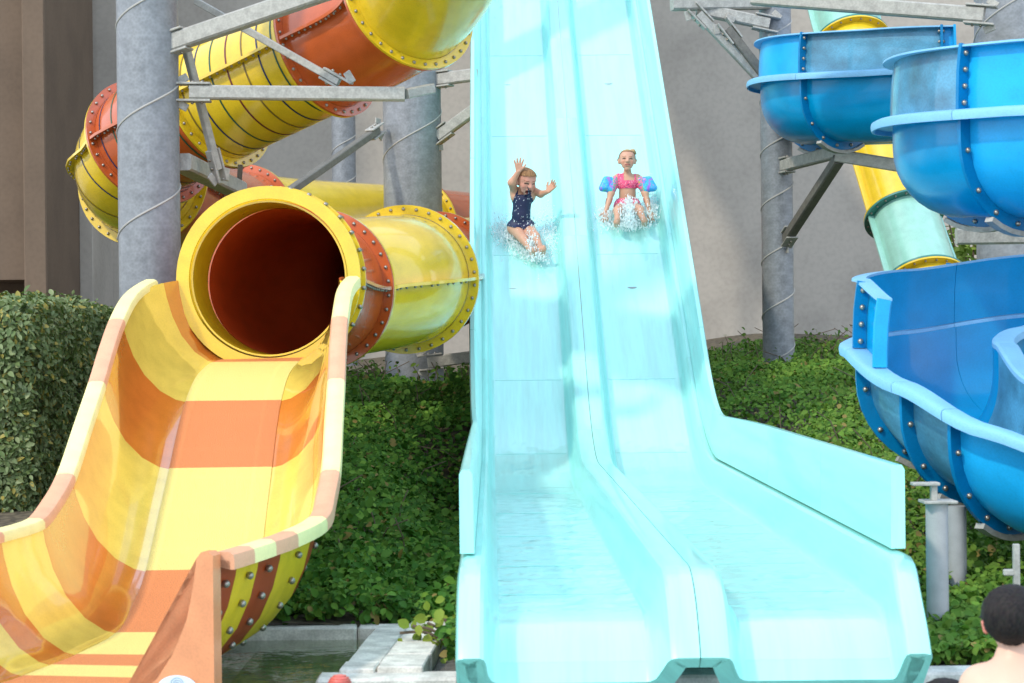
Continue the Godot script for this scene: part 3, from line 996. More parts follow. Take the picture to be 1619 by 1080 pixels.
func build_steel() -> void:
	pipe("steel_column", "thick galvanised steel column between hedge and tube slide", 240, 700, 16.0, 97, 9.0, M.steel, "galvanised steel columns")
	pipe("steel_column", "galvanised steel column standing on the bank behind the tube slide", 656, 612, 22.5, 92, 11.0, M.steel, "galvanised steel columns")
	pipe("steel_column", "slim steel column far behind the tube slide by the wall", 547, 570, 29.0, 38, 11.0, M.steel, "galvanised steel columns")
	pipe("steel_column", "galvanised steel column on the bank right of the aqua slide", 1231, 540, 21.5, 50, 11.0, M.steel, "galvanised steel columns")
	pipe("steel_column", "massive grey steel column behind the blue flumes", 1616, 440, 18.5, 140, 9.0, M.steel, "galvanised steel columns")
	pipe("support_post", "short grey post with flat cap under the lower blue flume", 1483, 985, 10.05, 35, PX(1483, 795, 10.05).y, M.post_paint, "posts under the lower blue flume", false)
	pipe("support_post", "short grey post half hidden by weeds behind the capped post", 1514, 925, 11.2, 30, PX(1514, 800, 11.2).y, M.post_paint, "posts under the lower blue flume", false)
	var cap := MB.new()
	var cp := PX(1483, 793, 10.05)
	cap.box(Transform3D(Basis.IDENTITY, cp), Vector3(0.16, 0.014, 0.16), 0.003)
	cap.box(Transform3D(Basis.IDENTITY, cp + Vector3(-0.02, 0.05, 0)), Vector3(0.03, 0.09, 0.04), 0.003)
	cap.box(Transform3D(Basis.IDENTITY, cp + Vector3(-0.06, 0.085, 0)), Vector3(0.13, 0.015, 0.08), 0.003)
	var cn := put(cap.mesh(), "post_bracket", M.steel_beam)
	tag(cn, "rusty steel bracket plate on top of the short grey post", "bracket")
	var hang := MB.new()
	var hp := PX(1607, 905, 9.6)
	hang.box(Transform3D(Basis.IDENTITY, hp + Vector3(0, 0.02, 0)), Vector3(0.03, 0.22, 0.03), 0.004)
	hang.box(Transform3D(Basis.IDENTITY, hp + Vector3(0.005, -0.09, 0)), Vector3(0.07, 0.04, 0.06), 0.006)
	hang.box(Transform3D(Basis.IDENTITY, hp + Vector3(-0.035, 0.0, 0)), Vector3(0.05, 0.03, 0.03), 0.006)
	tag(put(hang.mesh(), "hanger_bracket", M.steel_beam), "rusty steel hanger below the lower blue flume", "bracket")

	beam("pale steel beam rising from thick column over the striped tube", PX(266, 70, 15.95), PX(520, -16, 15.6), 0.12, 0.135, 1)
	beam("horizontal steel beam under the orange tube segment", PX(300, 146, 16.0), PX(640, 149, 16.05), 0.10, 0.105, 1)
	beam("tapered steel tip carrying the yellow flange", PX(640, 149, 16.05), PX(682, 140, 16.3), 0.08, 0.075, 0)
	beam("thin diagonal steel brace crossing the orange tube segment", PX(310, 2, 16.5), PX(536, 130, 16.1), 0.05, 0.055, 2, "brace")
	beam("thin steep steel brace between the pale beam and striped tube", PX(293, 72, 16.1), PX(344, 268, 16.35), 0.055, 0.06, 2, "brace")
	beam("thick steel arm reaching below the striped tube", PX(286, 256, 16.1), PX(376, 300, 18.0), 0.16, 0.13, 0)
	beam("small hanger rod between striped tube flange and steel arm", PX(380, 262, 17.8), PX(378, 292, 17.9), 0.04, 0.04, 0, "brace", M.steel_dark)
	beam("long thin steel brace rising behind the tube mouth", PX(450, 308, 20.6), PX(596, 206, 22.2), 0.085, 0.075, 2, "brace", M.steel_dark)
	beam("short steel beam from bank column to aqua slide", PX(692, 126, 22.4), PX(752, 118, 22.2), 0.11, 0.13, 1)
	beam("slanted steel brace from bank column to aqua slide", PX(692, 216, 22.4), PX(752, 172, 22.3), 0.12, 0.12, 1, "brace")
	beam("low steel beam from bank column base to aqua slide", PX(676, 573, 22.0), PX(756, 563, 22.0), 0.10, 0.125, 1)
	beam("steel beam ending on the column above the upper flume", PX(1102, 14, 21.3), PX(1216, 38, 21.3), 0.13, 0.12, 2)
	beam("long steel beam crossing above the upper blue flume", PX(1190, -4, 18.6), PX(1556, 24, 17.9), 0.12, 0.13, 2)
	beam("wide steel beam stub at the top beside the aqua slide", PX(1062, 4, 21.2), PX(1215, 2, 21.4), 0.14, 0.16, 0)
	beam("long diagonal steel brace running down to upper flume rim", PX(1104, 22, 21.2), PX(1204, 128, 21.3), 0.08, 0.09, 1, "brace")
	beam("short diagonal steel brace beside the longer one", PX(1150, 45, 21.2), PX(1210, 122, 21.25), 0.08, 0.09, 1, "brace", M.steel_dark)
	beam("steel beam from column to the upper flume saddle", PX(1240, 262, 21.35), PX(1332, 238, 19.9), 0.10, 0.12, 1)
	beam("steel beam from upper flume saddle to behind middle flume", PX(1324, 246, 19.9), PX(1460, 268, 19.4), 0.10, 0.12, 0)
	beam("dark diagonal strut from column foot to upper flume saddle", PX(1244, 378, 21.35), PX(1326, 252, 19.9), 0.10, 0.10, 1, "brace", M.steel_dark)
	beam("grey steel beam under the middle blue flume", PX(1512, 374, 15.5), PX(1680, 372, 15.5), 0.10, 0.12, 0)

# ------------------------------------------------------------------ leaves
func leaf_mesh(l: float, w: float, fold: float) -> ArrayMesh:
	var mb := MB.new()
	var rows := [[0.0, 0.05], [0.25, 0.85], [0.55, 1.0], [0.82, 0.6], [1.0, 0.0]]
	var prev := []
	for r in rows:
		var y: float = r[0] * l
		var x: float = r[1] * w / 2
		var dip: float = -0.25 * l * r[0] * r[0]
		var nn := Vector3(0, 0, 1)
		var row := [mb.vert(Vector3(-x, y, dip + fold * x), Vector3(0.3, 0.1, 1).normalized()), mb.vert(Vector3(0, y, dip), nn), mb.vert(Vector3(x, y, dip + fold * x), Vector3(-0.3, 0.1, 1).normalized())]
		if prev.size() > 0:
			mb.quad(prev[0], prev[1], row[1], row[0])
			mb.quad(prev[1], prev[2], row[2], row[1])
		prev = row
	return mb.mesh()

func scatter(places: Array, colors: Array, m: Mesh, mtl: Material, called: String) -> MultiMeshInstance3D:
	var mm := MultiMesh.new()
	mm.transform_format = MultiMesh.TRANSFORM_3D
	mm.use_colors = true
	mm.mesh = m
	mm.instance_count = places.size()
	for k in places.size():
		mm.set_instance_transform(k, places[k])
		mm.set_instance_color(k, colors[k])
	var o := MultiMeshInstance3D.new()
	o.multimesh = mm
	o.material_override = mtl
	o.name = numbered(called)
	return o

func leaf_turn(nrm: Vector3, spread: float) -> Basis:
	# blade's face (z) near the normal, tip (y) hanging off to a random side
	var z := (nrm + Vector3(rng.randfn(), rng.randfn(), rng.randfn()) * spread).normalized()
	var y := Vector3(rng.randfn(), rng.randfn() - 0.5, rng.randfn())
	y = (y - z * y.dot(z)).normalized()
	return Basis(y.cross(z), y, z)

func build_hedge() -> void:
	var t := thing("clipped_hedge", "clipped broad-leaf hedge with a flat top beside the yellow chute", "hedge", Vector3(-4.2, 0, -15.4))
	var lo := Vector3(-6.2, 0.0, -17.3)
	var hi := Vector3(-3.14, 1.84, -13.95)
	var mb := MB.new()
	mb.box(Transform3D(Basis.IDENTITY, (lo + hi) / 2 + Vector3(0, -0.05, 0)), hi - lo - Vector3(0.22, 0.16, 0.22), 0.2)
	put(shifted(mb, t.position), "blocking_core", M.hedge_core, t)  # solid box added inside the hedge to block light behind the leaves
	var nz := FastNoiseLite.new()
	nz.seed = 5
	nz.frequency = 1.1
	var places := []
	var colors := []
	for face in 3:
		for k in [20000, 17000, 12000][face]:
			var u := rng.randf()
			var w := rng.randf()
			var p: Vector3
			var nn: Vector3
			if face == 0:
				p = Vector3(lerpf(lo.x, hi.x, 1 - u * 0.55), lerpf(lo.y, hi.y, w), hi.z); nn = Vector3(0.1, 0.35, 1)
			elif face == 1:
				p = Vector3(hi.x, lerpf(lo.y, hi.y, w), lerpf(lo.z, hi.z, u)); nn = Vector3(1, 0.35, 0.15)
			else:
				p = Vector3(lerpf(lo.x, hi.x, 1 - u * 0.6), hi.y, lerpf(lo.z, hi.z, w)); nn = Vector3(0, 1, 0.2)
			var bulge := nz.get_noise_3dv(p * 1.2) * 0.10 + nz.get_noise_3dv(p * 4.0) * 0.05
			# round the corner edges off
			var ex := smoothstep(hi.x - 0.25, hi.x, p.x)
			var ez := smoothstep(hi.z - 0.25, hi.z, p.z)
			var ey := smoothstep(hi.y - 0.18, hi.y, p.y)
			p += nn.normalized() * (bulge - rng.randf() * rng.randf() * 0.16)
			p -= Vector3(ex, ey * 0.5, ez) * 0.06 * (ex * ez + ex * ey + ez * ey)
			var s := rng.randf_range(0.5, 1.0) + 0.7 * pow(rng.randf(), 3.0)
			places.append(Transform3D(leaf_turn(nn.normalized(), 0.55).scaled(Vector3.ONE * s), p - t.position))
			var g := rng.randf()
			var c := Color(0.11, 0.165, 0.055).lerp(Color(0.26, 0.31, 0.15), g * g)
			if rng.randf() < 0.10 or (p.x < -3.5 and nz.get_noise_3dv(p * 1.7 + Vector3(9, 0, 0)) > 0.25 and rng.randf() < 0.5): c = Color(0.32, 0.27, 0.06)
			colors.append(c)
	var o := scatter(places, colors, leaf_mesh(0.044, 0.024, 0.35), M.leaf, "leaves")
	o.name = "leaves"
	o.set_meta("kind", "stuff")
	t.add_child(o)

func build_cover() -> void:
	var nz := FastNoiseLite.new()
	nz.seed = 15
	nz.frequency = 0.8
	var places := []
	var colors := []
	var tall := []
	var tall_c := []
	var tries := 0
	while places.size() < 180000 and tries < 700000:
		tries += 1
		var d := 9.35 + 15.5 * pow(rng.randf(), 1.25)
		var x := (rng.randf() * 2 - 1) * (0.262 * d + 0.5)
		if x < -0.3 and d < 10.74: continue
		if x > -0.28 and x < 1.68 and d < 16.6: continue      # under the run-out
		if x < -1.3 and d < 12.6: continue                    # under the chute
		if x < -2.2 and d < 17.0: continue                    # behind the chute and hedge
		var p := Vector3(x, hill_h(x, d), -d)
		var dens := 0.5 + 0.5 * nz.get_noise_2d(x * 1.3, d * 1.3)
		var h := 0.05 + 0.20 * dens + 0.12 * maxf(0, nz.get_noise_2d(x * 4.0, d * 4.0))
		if d < 10.6 and x > 1.5: h *= 0.7
		if x < -0.95 and d < 12.6: h = minf(h, 0.10)       # below the chute's flank
		var up := h * sqrt(rng.randf())
		p.y += up
		var s := (rng.randf_range(0.45, 1.1) + 0.9 * pow(rng.randf(), 4.0)) * (0.75 + 0.45 * dens) * (0.85 if x > 1.5 else 1.0)
		places.append(Transform3D(leaf_turn(Vector3(0, 0.9, 0.55).normalized(), 0.5).scaled(Vector3.ONE * s), p))
		var g := rng.randf()
		var c := Color(0.04, 0.125, 0.016).lerp(Color(0.15, 0.285, 0.04), g * g)
		if x > 1.2: c = c.lerp(Color(0.18, 0.27, 0.04), 0.6 * rng.randf())
		if rng.randf() < 0.03: c = Color(0.24, 0.19, 0.06)
		colors.append(c)
	var o := scatter(places, colors, leaf_mesh(0.047, 0.035, 0.25), M.cover_leaf, "ground_cover")
	add_child(o)
	tag(o, "dense green creeping leaves covering the bank behind the slides", "ground cover", "", "stuff")
	# thin stems standing up along the top of the bank
	var mb := MB.new()
	for k in 260:
		var x := rng.randf_range(1.4, 5.2) if k % 3 > 0 else rng.randf_range(-2.2, -0.3)
		var d := rng.randf_range(12.0, 24.0) if k % 2 == 0 else rng.randf_range(21.0, 24.0)
		if x < 1.72 and x > -0.3: continue
		var p := Vector3(x, hill_h(x, d) + 0.1, -d)
		var bend := Vector3(rng.randfn() * 0.08, rng.randf_range(0.12, 0.3), rng.randfn() * 0.08)
		bar(mb, path_frames([p, p + bend * 0.5, p + bend + Vector3(bend.x, -0.02, 0)], Vector3(0.2, 0.1, 1)), circle(0.004, 4))
		for j in 5:
			var u := 0.3 + 0.16 * j
			tall.append(Transform3D(leaf_turn(Vector3(0, 0.7, 0.7), 0.7).scaled(Vector3.ONE * rng.randf_range(0.6, 1.1)), p + bend * u))
			tall_c.append(Color(0.05, 0.12, 0.02).lerp(Color(0.12, 0.2, 0.03), rng.randf()))
	var st := put(mb.mesh(), "weed_stems", M.bark)
	tag(st, "thin stems of weeds standing out of the leafy bank", "weeds", "", "stuff")
	o = scatter(tall, tall_c, leaf_mesh(0.06, 0.036, 0.25), M.cover_leaf, "weed_leaves")
	add_child(o)
	tag(o, "small leaves on upright weeds along the bank", "weeds", "", "stuff")

func build_plant(called: String, label: String, cat: String, base: Vector3, sprays: Array, leaf: Vector2, c0: Color, c1: Color, count: int) -> void:
	# sprays: tips of branches; leaves cluster along the outer half
	var t := thing(called, label, cat, base)
	var mb := MB.new()
	var places := []
	var colors := []
	for tip in sprays:
		var mid: Vector3 = base.lerp(tip, 0.5) + Vector3(0, 0.12, 0) * (tip - base).length()
		var line := catmull([base, mid, tip], 6)
		bar(mb, path_frames(line, Vector3(0.2, 0.1, 1)), circle(0.006 + 0.004 * (tip - base).length(), 6))
		for k in count:
			var u := 1.0 - rng.randf() * 0.62
			var q := base.lerp(mid, u * 2) if u < 0.5 else mid.lerp(tip, u * 2 - 1)
			q += Vector3(rng.randfn(), rng.randfn(), rng.randfn()) * leaf.x * 0.9
			places.append(Transform3D(leaf_turn(Vector3(-0.2, 0.6, 0.7), 0.6).scaled(Vector3.ONE * rng.randf_range(0.6, 1.25)), q - base))
			colors.append(c0.lerp(c1, rng.randf()))
	put(shifted(mb, base), "stem", M.bark, t)
	var o := scatter(places, colors, leaf_mesh(leaf.x, leaf.y, 0.3), M.cover_leaf, called + "_leaves")
	o.name = "leaves"
	o.set_meta("kind", "stuff")
	t.add_child(o)
# ------------------------------------------------------------------ bodies: tapered bones joined smoothly, meshed as surface nets
func flesh(mb: MB, bones: Array, cell: float, k: float, paint: Callable) -> void:
	var lo := Vector3.ONE * 1e9
	var hi := -lo
	for b in bones:
		for e in 2:
			var r := Vector3.ONE * float(b[2 + e])
			lo = lo.min(b[e] - r)
			hi = hi.max(b[e] + r)
	var pad := k + cell * 3
	lo -= Vector3.ONE * pad
	hi += Vector3.ONE * pad
	var nx := int((hi.x - lo.x) / cell) + 1
	var ny := int((hi.y - lo.y) / cell) + 1
	var nz := int((hi.z - lo.z) / cell) + 1
	var f := PackedFloat32Array()
	f.resize(nx * ny * nz)
	f.fill(1.0)
	var live := PackedByteArray()
	live.resize(nx * ny * nz)
	for b in bones:
		var a: Vector3 = b[0]
		var c: Vector3 = b[1]
		var ra: float = b[2]
		var rb: float = b[3]
		var ab := c - a
		var l2 := maxf(ab.length_squared(), 1e-9)
		var m := maxf(ra, rb) + k + cell * 2
		var p0 := (a.min(c) - Vector3.ONE * m - lo) / cell
		var p1 := (a.max(c) + Vector3.ONE * m - lo) / cell
		for x in range(maxi(0, int(p0.x)), mini(nx - 1, int(p1.x) + 1)):
			for y in range(maxi(0, int(p0.y)), mini(ny - 1, int(p1.y) + 1)):
				var at := (x * ny + y) * nz
				for z in range(maxi(0, int(p0.z)), mini(nz - 1, int(p1.z) + 1)):
					var p := lo + Vector3(x, y, z) * cell
					var t := clampf((p - a).dot(ab) / l2, 0.0, 1.0)
					var d := p.distance_to(a + ab * t) - lerpf(ra, rb, t)
					var o := f[at + z]
					var h := maxf(k - absf(o - d), 0.0) / k
					var v := minf(o, d) - h * h * k * 0.25
					f[at + z] = v
					if absf(v) < cell * 2.5 + k: live[at + z] = 1
	var ids := PackedInt32Array()
	ids.resize(nx * ny * nz)
	ids.fill(-1)
	var step := [0, nz * ny, nz, 1]
	var corners := []
	for q in 8: corners.append((q & 1) * ny * nz + ((q >> 1) & 1) * nz + ((q >> 2) & 1))
	var edges := [[0, 1], [2, 3], [4, 5], [6, 7], [0, 2], [1, 3], [4, 6], [5, 7], [0, 4], [1, 5], [2, 6], [3, 7]]
	for x in nx - 1:
		for y in ny - 1:
			for z in nz - 1:
				var at := (x * ny + y) * nz + z
				if live[at] == 0: continue
				var s := 0
				for q in 8:
					if f[at + corners[q]] < 0.0: s += 1
				if s == 0 or s == 8: continue
				var sum := Vector3.ZERO
				var cnt := 0
				for e in edges:
					var va := f[at + corners[e[0]]]
					var vb := f[at + corners[e[1]]]
					if (va < 0.0) == (vb < 0.0): continue
					var t := va / (va - vb)
					var ca := Vector3(e[0] & 1, (e[0] >> 1) & 1, (e[0] >> 2) & 1)
					var cb := Vector3(e[1] & 1, (e[1] >> 1) & 1, (e[1] >> 2) & 1)
					sum += ca.lerp(cb, t)
					cnt += 1
				var p := lo + (Vector3(x, y, z) + sum / cnt) * cell
				var g := Vector3(f[at + corners[1]] - f[at] + f[at + corners[7]] - f[at + corners[6]], f[at + corners[2]] - f[at] + f[at + corners[7]] - f[at + corners[5]], f[at + corners[4]] - f[at] + f[at + corners[7]] - f[at + corners[3]]).normalized()
				ids[at] = mb.vert(p, g, Vector2.ZERO, paint.call(p))
	for x in range(1, nx - 1):
		for y in range(1, ny - 1):
			for z in range(1, nz - 1):
				var at := (x * ny + y) * nz + z
				if ids[at] < 0: continue
				var s0 := f[at] < 0.0
				for ax in 3:
					if s0 == (f[at + step[ax + 1]] < 0.0): continue
					var u: int = step[(ax + 1) % 3 + 1]
					var w: int = step[(ax + 2) % 3 + 1]
					var q := [ids[at], ids[at - u], ids[at - u - w], ids[at - w]]
					if q.min() < 0: continue
					if s0: mb.quad(q[0], q[3], q[2], q[1])
					else: mb.quad(q[0], q[1], q[2], q[3])

# the faces of a body that lie under a garment or hair, lifted off it
func peel(src: MB, inside: Callable, lift: float, paint: Callable) -> MB:
	var out := MB.new()
	var remap := {}
	for k in range(0, src.i.size(), 3):
		var ok := true
		for j in 3:
			if not inside.call(src.v[src.i[k + j]]): ok = false
		if not ok: continue
		var t := []
		for j in 3:
			var id := src.i[k + j]
			if not remap.has(id):
				var p := src.v[id] + src.n[id] * lift
				remap[id] = out.vert(p, src.n[id], Vector2.ZERO, paint.call(p))
			t.append(remap[id])
		out.tri(t[0], t[1], t[2])
	return out

func head_frame(at: Vector3, fwd: Vector3, up: Vector3, s: float) -> Transform3D:
	var z := fwd.normalized()
	var x := up.cross(z).normalized()
	return Transform3D(Basis(x, z.cross(x), z).scaled(Vector3.ONE * s), at)

func head_bones(h: Transform3D, open_mouth: bool) -> Array:
	var s := h.basis.x.length()
	var out := []
	for q in [[0, .030, -.022, 0, .032, .012, .074, .072], [0, .005, .02, 0, .0, .03, .062, .058], [0, -.045, .030, 0, -.075, .046, .045, .026], [-.034, -.018, .046, -.026, -.05, .046, .030, .024], [.034, -.018, .046, .026, -.05, .046, .030, .024], [0, .012, .084, 0, -.016, .097, .008, .0125], [-.010, -.018, .088, .010, -.018, .088, .0075, .0075], [-.03, .026, .074, .03, .026, .074, .011, .011], [-.074, .006, -.006, -.073, -.018, -.003, .014, .010], [.074, .006, -.006, .073, -.018, -.003, .014, .010], [-.014, -.041 , .077, .014, -.041, .077, .008, .008]]:
		out.append([h * Vector3(q[0], q[1], q[2]), h * Vector3(q[3], q[4], q[5]), q[6] * s, q[7] * s])
	var drop := -.070 if open_mouth else -.053
	out.append([h * Vector3(-.012, drop, .074), h * Vector3(.012, drop, .074), .008 * s, .008 * s])
	return out

func face_color(h: Transform3D, p: Vector3, skin: Color, open_mouth: bool) -> Color:
	var q: Vector3 = h.affine_inverse() * p
	if q.z > 0.05:
		if open_mouth and pow(q.x / 0.027, 2) + pow((q.y + 0.057) / 0.019, 2) < 1.0: return Color(0.10, 0.02, 0.02)
		if not open_mouth and absf(q.y + 0.047) < 0.0035 and absf(q.x) < 0.024: return Color(0.28, 0.07, 0.06)
		if absf(absf(q.x) - 0.031) < 0.016 and absf(q.y - 0.011 + absf(absf(q.x) - 0.031) * 0.2) < 0.0055: return Color(0.10, 0.05, 0.035)
		if absf(absf(q.x) - 0.031) < 0.017 and absf(q.y - 0.030) < 0.0035: return skin * Color(0.62, 0.5, 0.4)
		if absf(q.y + 0.047) < 0.010 and absf(q.x) < 0.026: return skin.lerp(Color(0.5, 0.14, 0.12), 0.45)
		if Vector2(absf(q.x) - 0.042, q.y + 0.022).length() < 0.017: return skin.lerp(Color(0.62, 0.2, 0.15), 0.35)
	return skin

func hand_bones(w: Vector3, dir: Vector3, palm: Vector3, thumb: float, s: float, curl: float, spread: float) -> Array:
	# w: wrist; dir: towards the fingers; palm: the way the palm faces; thumb: which side (+1: dir x palm)
	var y := dir.normalized()
	var x := y.cross(palm).normalized() * thumb
	var z := x.cross(y).normalized()
	if z.dot(palm) < 0: z = -z
	var out := []
	var lens := [0.044, 0.052, 0.049, 0.038]
	for k in 4:
		var off := (1.5 - k) * 0.0165
		var kn := w + (y * (0.062 - absf(k - 1.2) * 0.003) + x * off) * s
		out.append([w + (x * off * 0.5 + y * 0.006) * s, kn, 0.0125 * s, 0.0095 * s])
		var d1 := (y + x * (1.5 - k) * spread + z * curl * 0.5).normalized()
		var d2 := (y + x * (1.5 - k) * spread + z * curl * 1.6).normalized()
		var m: Vector3 = kn + d1 * lens[k] * 0.52 * s
		out.append([kn, m, 0.0082 * s, 0.0075 * s])
		out.append([m, m + d2 * lens[k] * 0.5 * s, 0.0075 * s, 0.006 * s])
	var t0 := w + (x * 0.016 + y * 0.012) * s
	var t1 := t0 + (x * 0.026 + y * 0.022 + z * 0.006) * s
	out.append([t0, t1, 0.012 * s, 0.0095 * s])
	out.append([t1, t1 + (x * 0.018 + y * 0.024) * s, 0.009 * s, 0.0068 * s])
	return out

func J(a: Array, b: Array, ra: float, rb: float) -> Array:
	return [PX(a[0], a[1], a[2]), PX(b[0], b[1], b[2]), ra, rb]

func build_girl_one() -> void:
	var d0 := slide_d(374) - 0.06
	var base := PX(823, 374, slide_d(374))
	var t := thing("person", "child in navy spotted swimsuit raising one hand, riding the slide lane", "person", base)
	var skin := Color(0.58, 0.31, 0.21)
	var bones := []
	var sh_r := [813, 301, d0 - 0.05]
	var sh_l := [841, 300, d0 - 0.02]
	# trunk
	bones.append(J([823, 357, d0], [824, 340, d0 - 0.02], 0.088, 0.080))
	bones.append(J([814, 359, d0], [833, 358, d0], 0.075, 0.075))
	bones.append(J([824, 340, d0 - 0.02], [826, 315, d0 - 0.04], 0.080, 0.086))
	bones.append(J([817, 311, d0 - 0.04], [837, 310, d0 - 0.03], 0.062, 0.062))
	bones.append(J([813, 304, d0 - 0.04], [840, 303, d0 - 0.03], 0.042, 0.042))
	bones.append(J([827, 304, d0 - 0.04], [828, 293, d0 - 0.06], 0.046, 0.042))
	# raised right arm, the elbow towards the camera
	bones.append(J(sh_r, [809, 289, d0 - 0.16], 0.041, 0.036))
	bones.append(J([809, 289, d0 - 0.16], [820, 271, d0 - 0.20], 0.035, 0.023))
	# left arm held out
	bones.append(J(sh_l, [855, 307, d0 - 0.10], 0.040, 0.033))
	bones.append(J([855, 307, d0 - 0.10], [866, 303, d0 - 0.20], 0.032, 0.022))
	# legs down the lane
	bones.append(J([814, 362, d0 - 0.01], [827, 378, d0 - 0.26], 0.066, 0.045))
	bones.append(J([827, 378, d0 - 0.26], [843, 400, d0 - 0.40], 0.043, 0.026))
	bones.append(J([834, 361, d0 - 0.01], [846, 374, d0 - 0.27], 0.066, 0.045))
	bones.append(J([846, 374, d0 - 0.27], [857, 398, d0 - 0.42], 0.043, 0.026))
	for q in [[843, 401, -1.0], [857, 399, 1.0]]:
		bones.append(J([q[0], q[1] + 3, d0 - 0.40], [q[0] + 2, q[1] - 5, d0 - 0.50], 0.028, 0.024))
		bones.append(J([q[0] + 2, q[1] - 5, d0 - 0.50], [q[0] + 3, q[1] - 9, d0 - 0.51], 0.025, 0.015))
	var body := MB.new()
	flesh(body, bones, 0.0075, 0.022, func(p): return skin)
	var suit := func(p: Vector3) -> bool:
		var q := p
		if q.y > PX(826, 318, d0).y:      # bib with two straps
			if q.y > PX(826, 297, d0).y: return false
			var x := q.x - PX(827, 310, d0).x
			var wid := lerpf(0.098, 0.05, clampf((q.y - PX(826, 318, d0).y) / 0.12, 0, 1))
			if absf(x) > wid: return false
			return not (q.z > -(d0 - 0.04) and absf(x) < 0.045 and q.y > PX(826, 309, d0).y)
		if q.y < PX(826, 368, d0).y: return false
		# high-cut legs
		var hip := absf(q.x - PX(824, 360, d0).x)
		return q.y > PX(826, 366 - hip * 60.0, d0).y and -q.z > d0 - 0.135
	var head := head_frame(PX(831, 288, d0 - 0.10), Vector3(0.42, -0.34, 0.84), Vector3(0.16, 1, 0.3), 1.24)
	var hm := MB.new()
	flesh(hm, head_bones(head, true), 0.0042, 0.014, func(p): return face_color(head, p, Color(0.58, 0.28, 0.21), true))
	var hair := func(p: Vector3) -> bool:
		var q: Vector3 = head.affine_inverse() * p
		return q.y > 0.058 - maxf(0, -q.z + 0.03) * 1.3 and not (q.z > 0.06 and q.y < 0.062) and q.y > -0.075
	append(body, hm)
	for q in [[PX(820, 271, d0 - 0.20), Vector3(0.02, 1, 0.05), Vector3(0.1, 0.0, 1), 1.0, 0.05, 0.26], [PX(866, 303, d0 - 0.20), Vector3(0.55, 0.62, 0.25), Vector3(-0.5, 0.3, 0.8), -1.0, 0.25, 0.2]]:
		var hb := MB.new()
		flesh(hb, hand_bones(q[0], q[1], q[2], q[3], 1.12, q[4], q[5]), 0.0032, 0.006, func(p): return skin)
		append(body, hb)
	put(shifted(body, base), "body", M.skin, t)
	restore(body, base)
	var spot := RandomNumberGenerator.new()
	spot.seed = 4
	put(shifted(peel(body, suit, 0.004, func(_p): return Color(0.8, 0.85, 0.9) if spot.randf() < 0.022 else Color(0.012, 0.018, 0.065)), base), "swimsuit", M.cloth, t)
	var streak := FastNoiseLite.new()
	streak.frequency = 40.0
	put(shifted(peel(hm, hair, 0.009, func(p): return Color(0.36, 0.20, 0.095).lerp(Color(0.13, 0.07, 0.035), clampf(streak.get_noise_3dv(Vector3(p.x * 2, p.y * 0.5, p.z)) + 0.4, 0, 1))), base), "hair", M.hair, t)

func append(a: MB, b: MB) -> void:
	var k := a.v.size()
	a.v.append_array(b.v); a.n.append_array(b.n); a.uv.append_array(b.uv); a.c.append_array(b.c)
	for q in b.i: a.i.append(q + k)

func restore(mb: MB, by: Vector3) -> void:
	for k in mb.v.size(): mb.v[k] += by

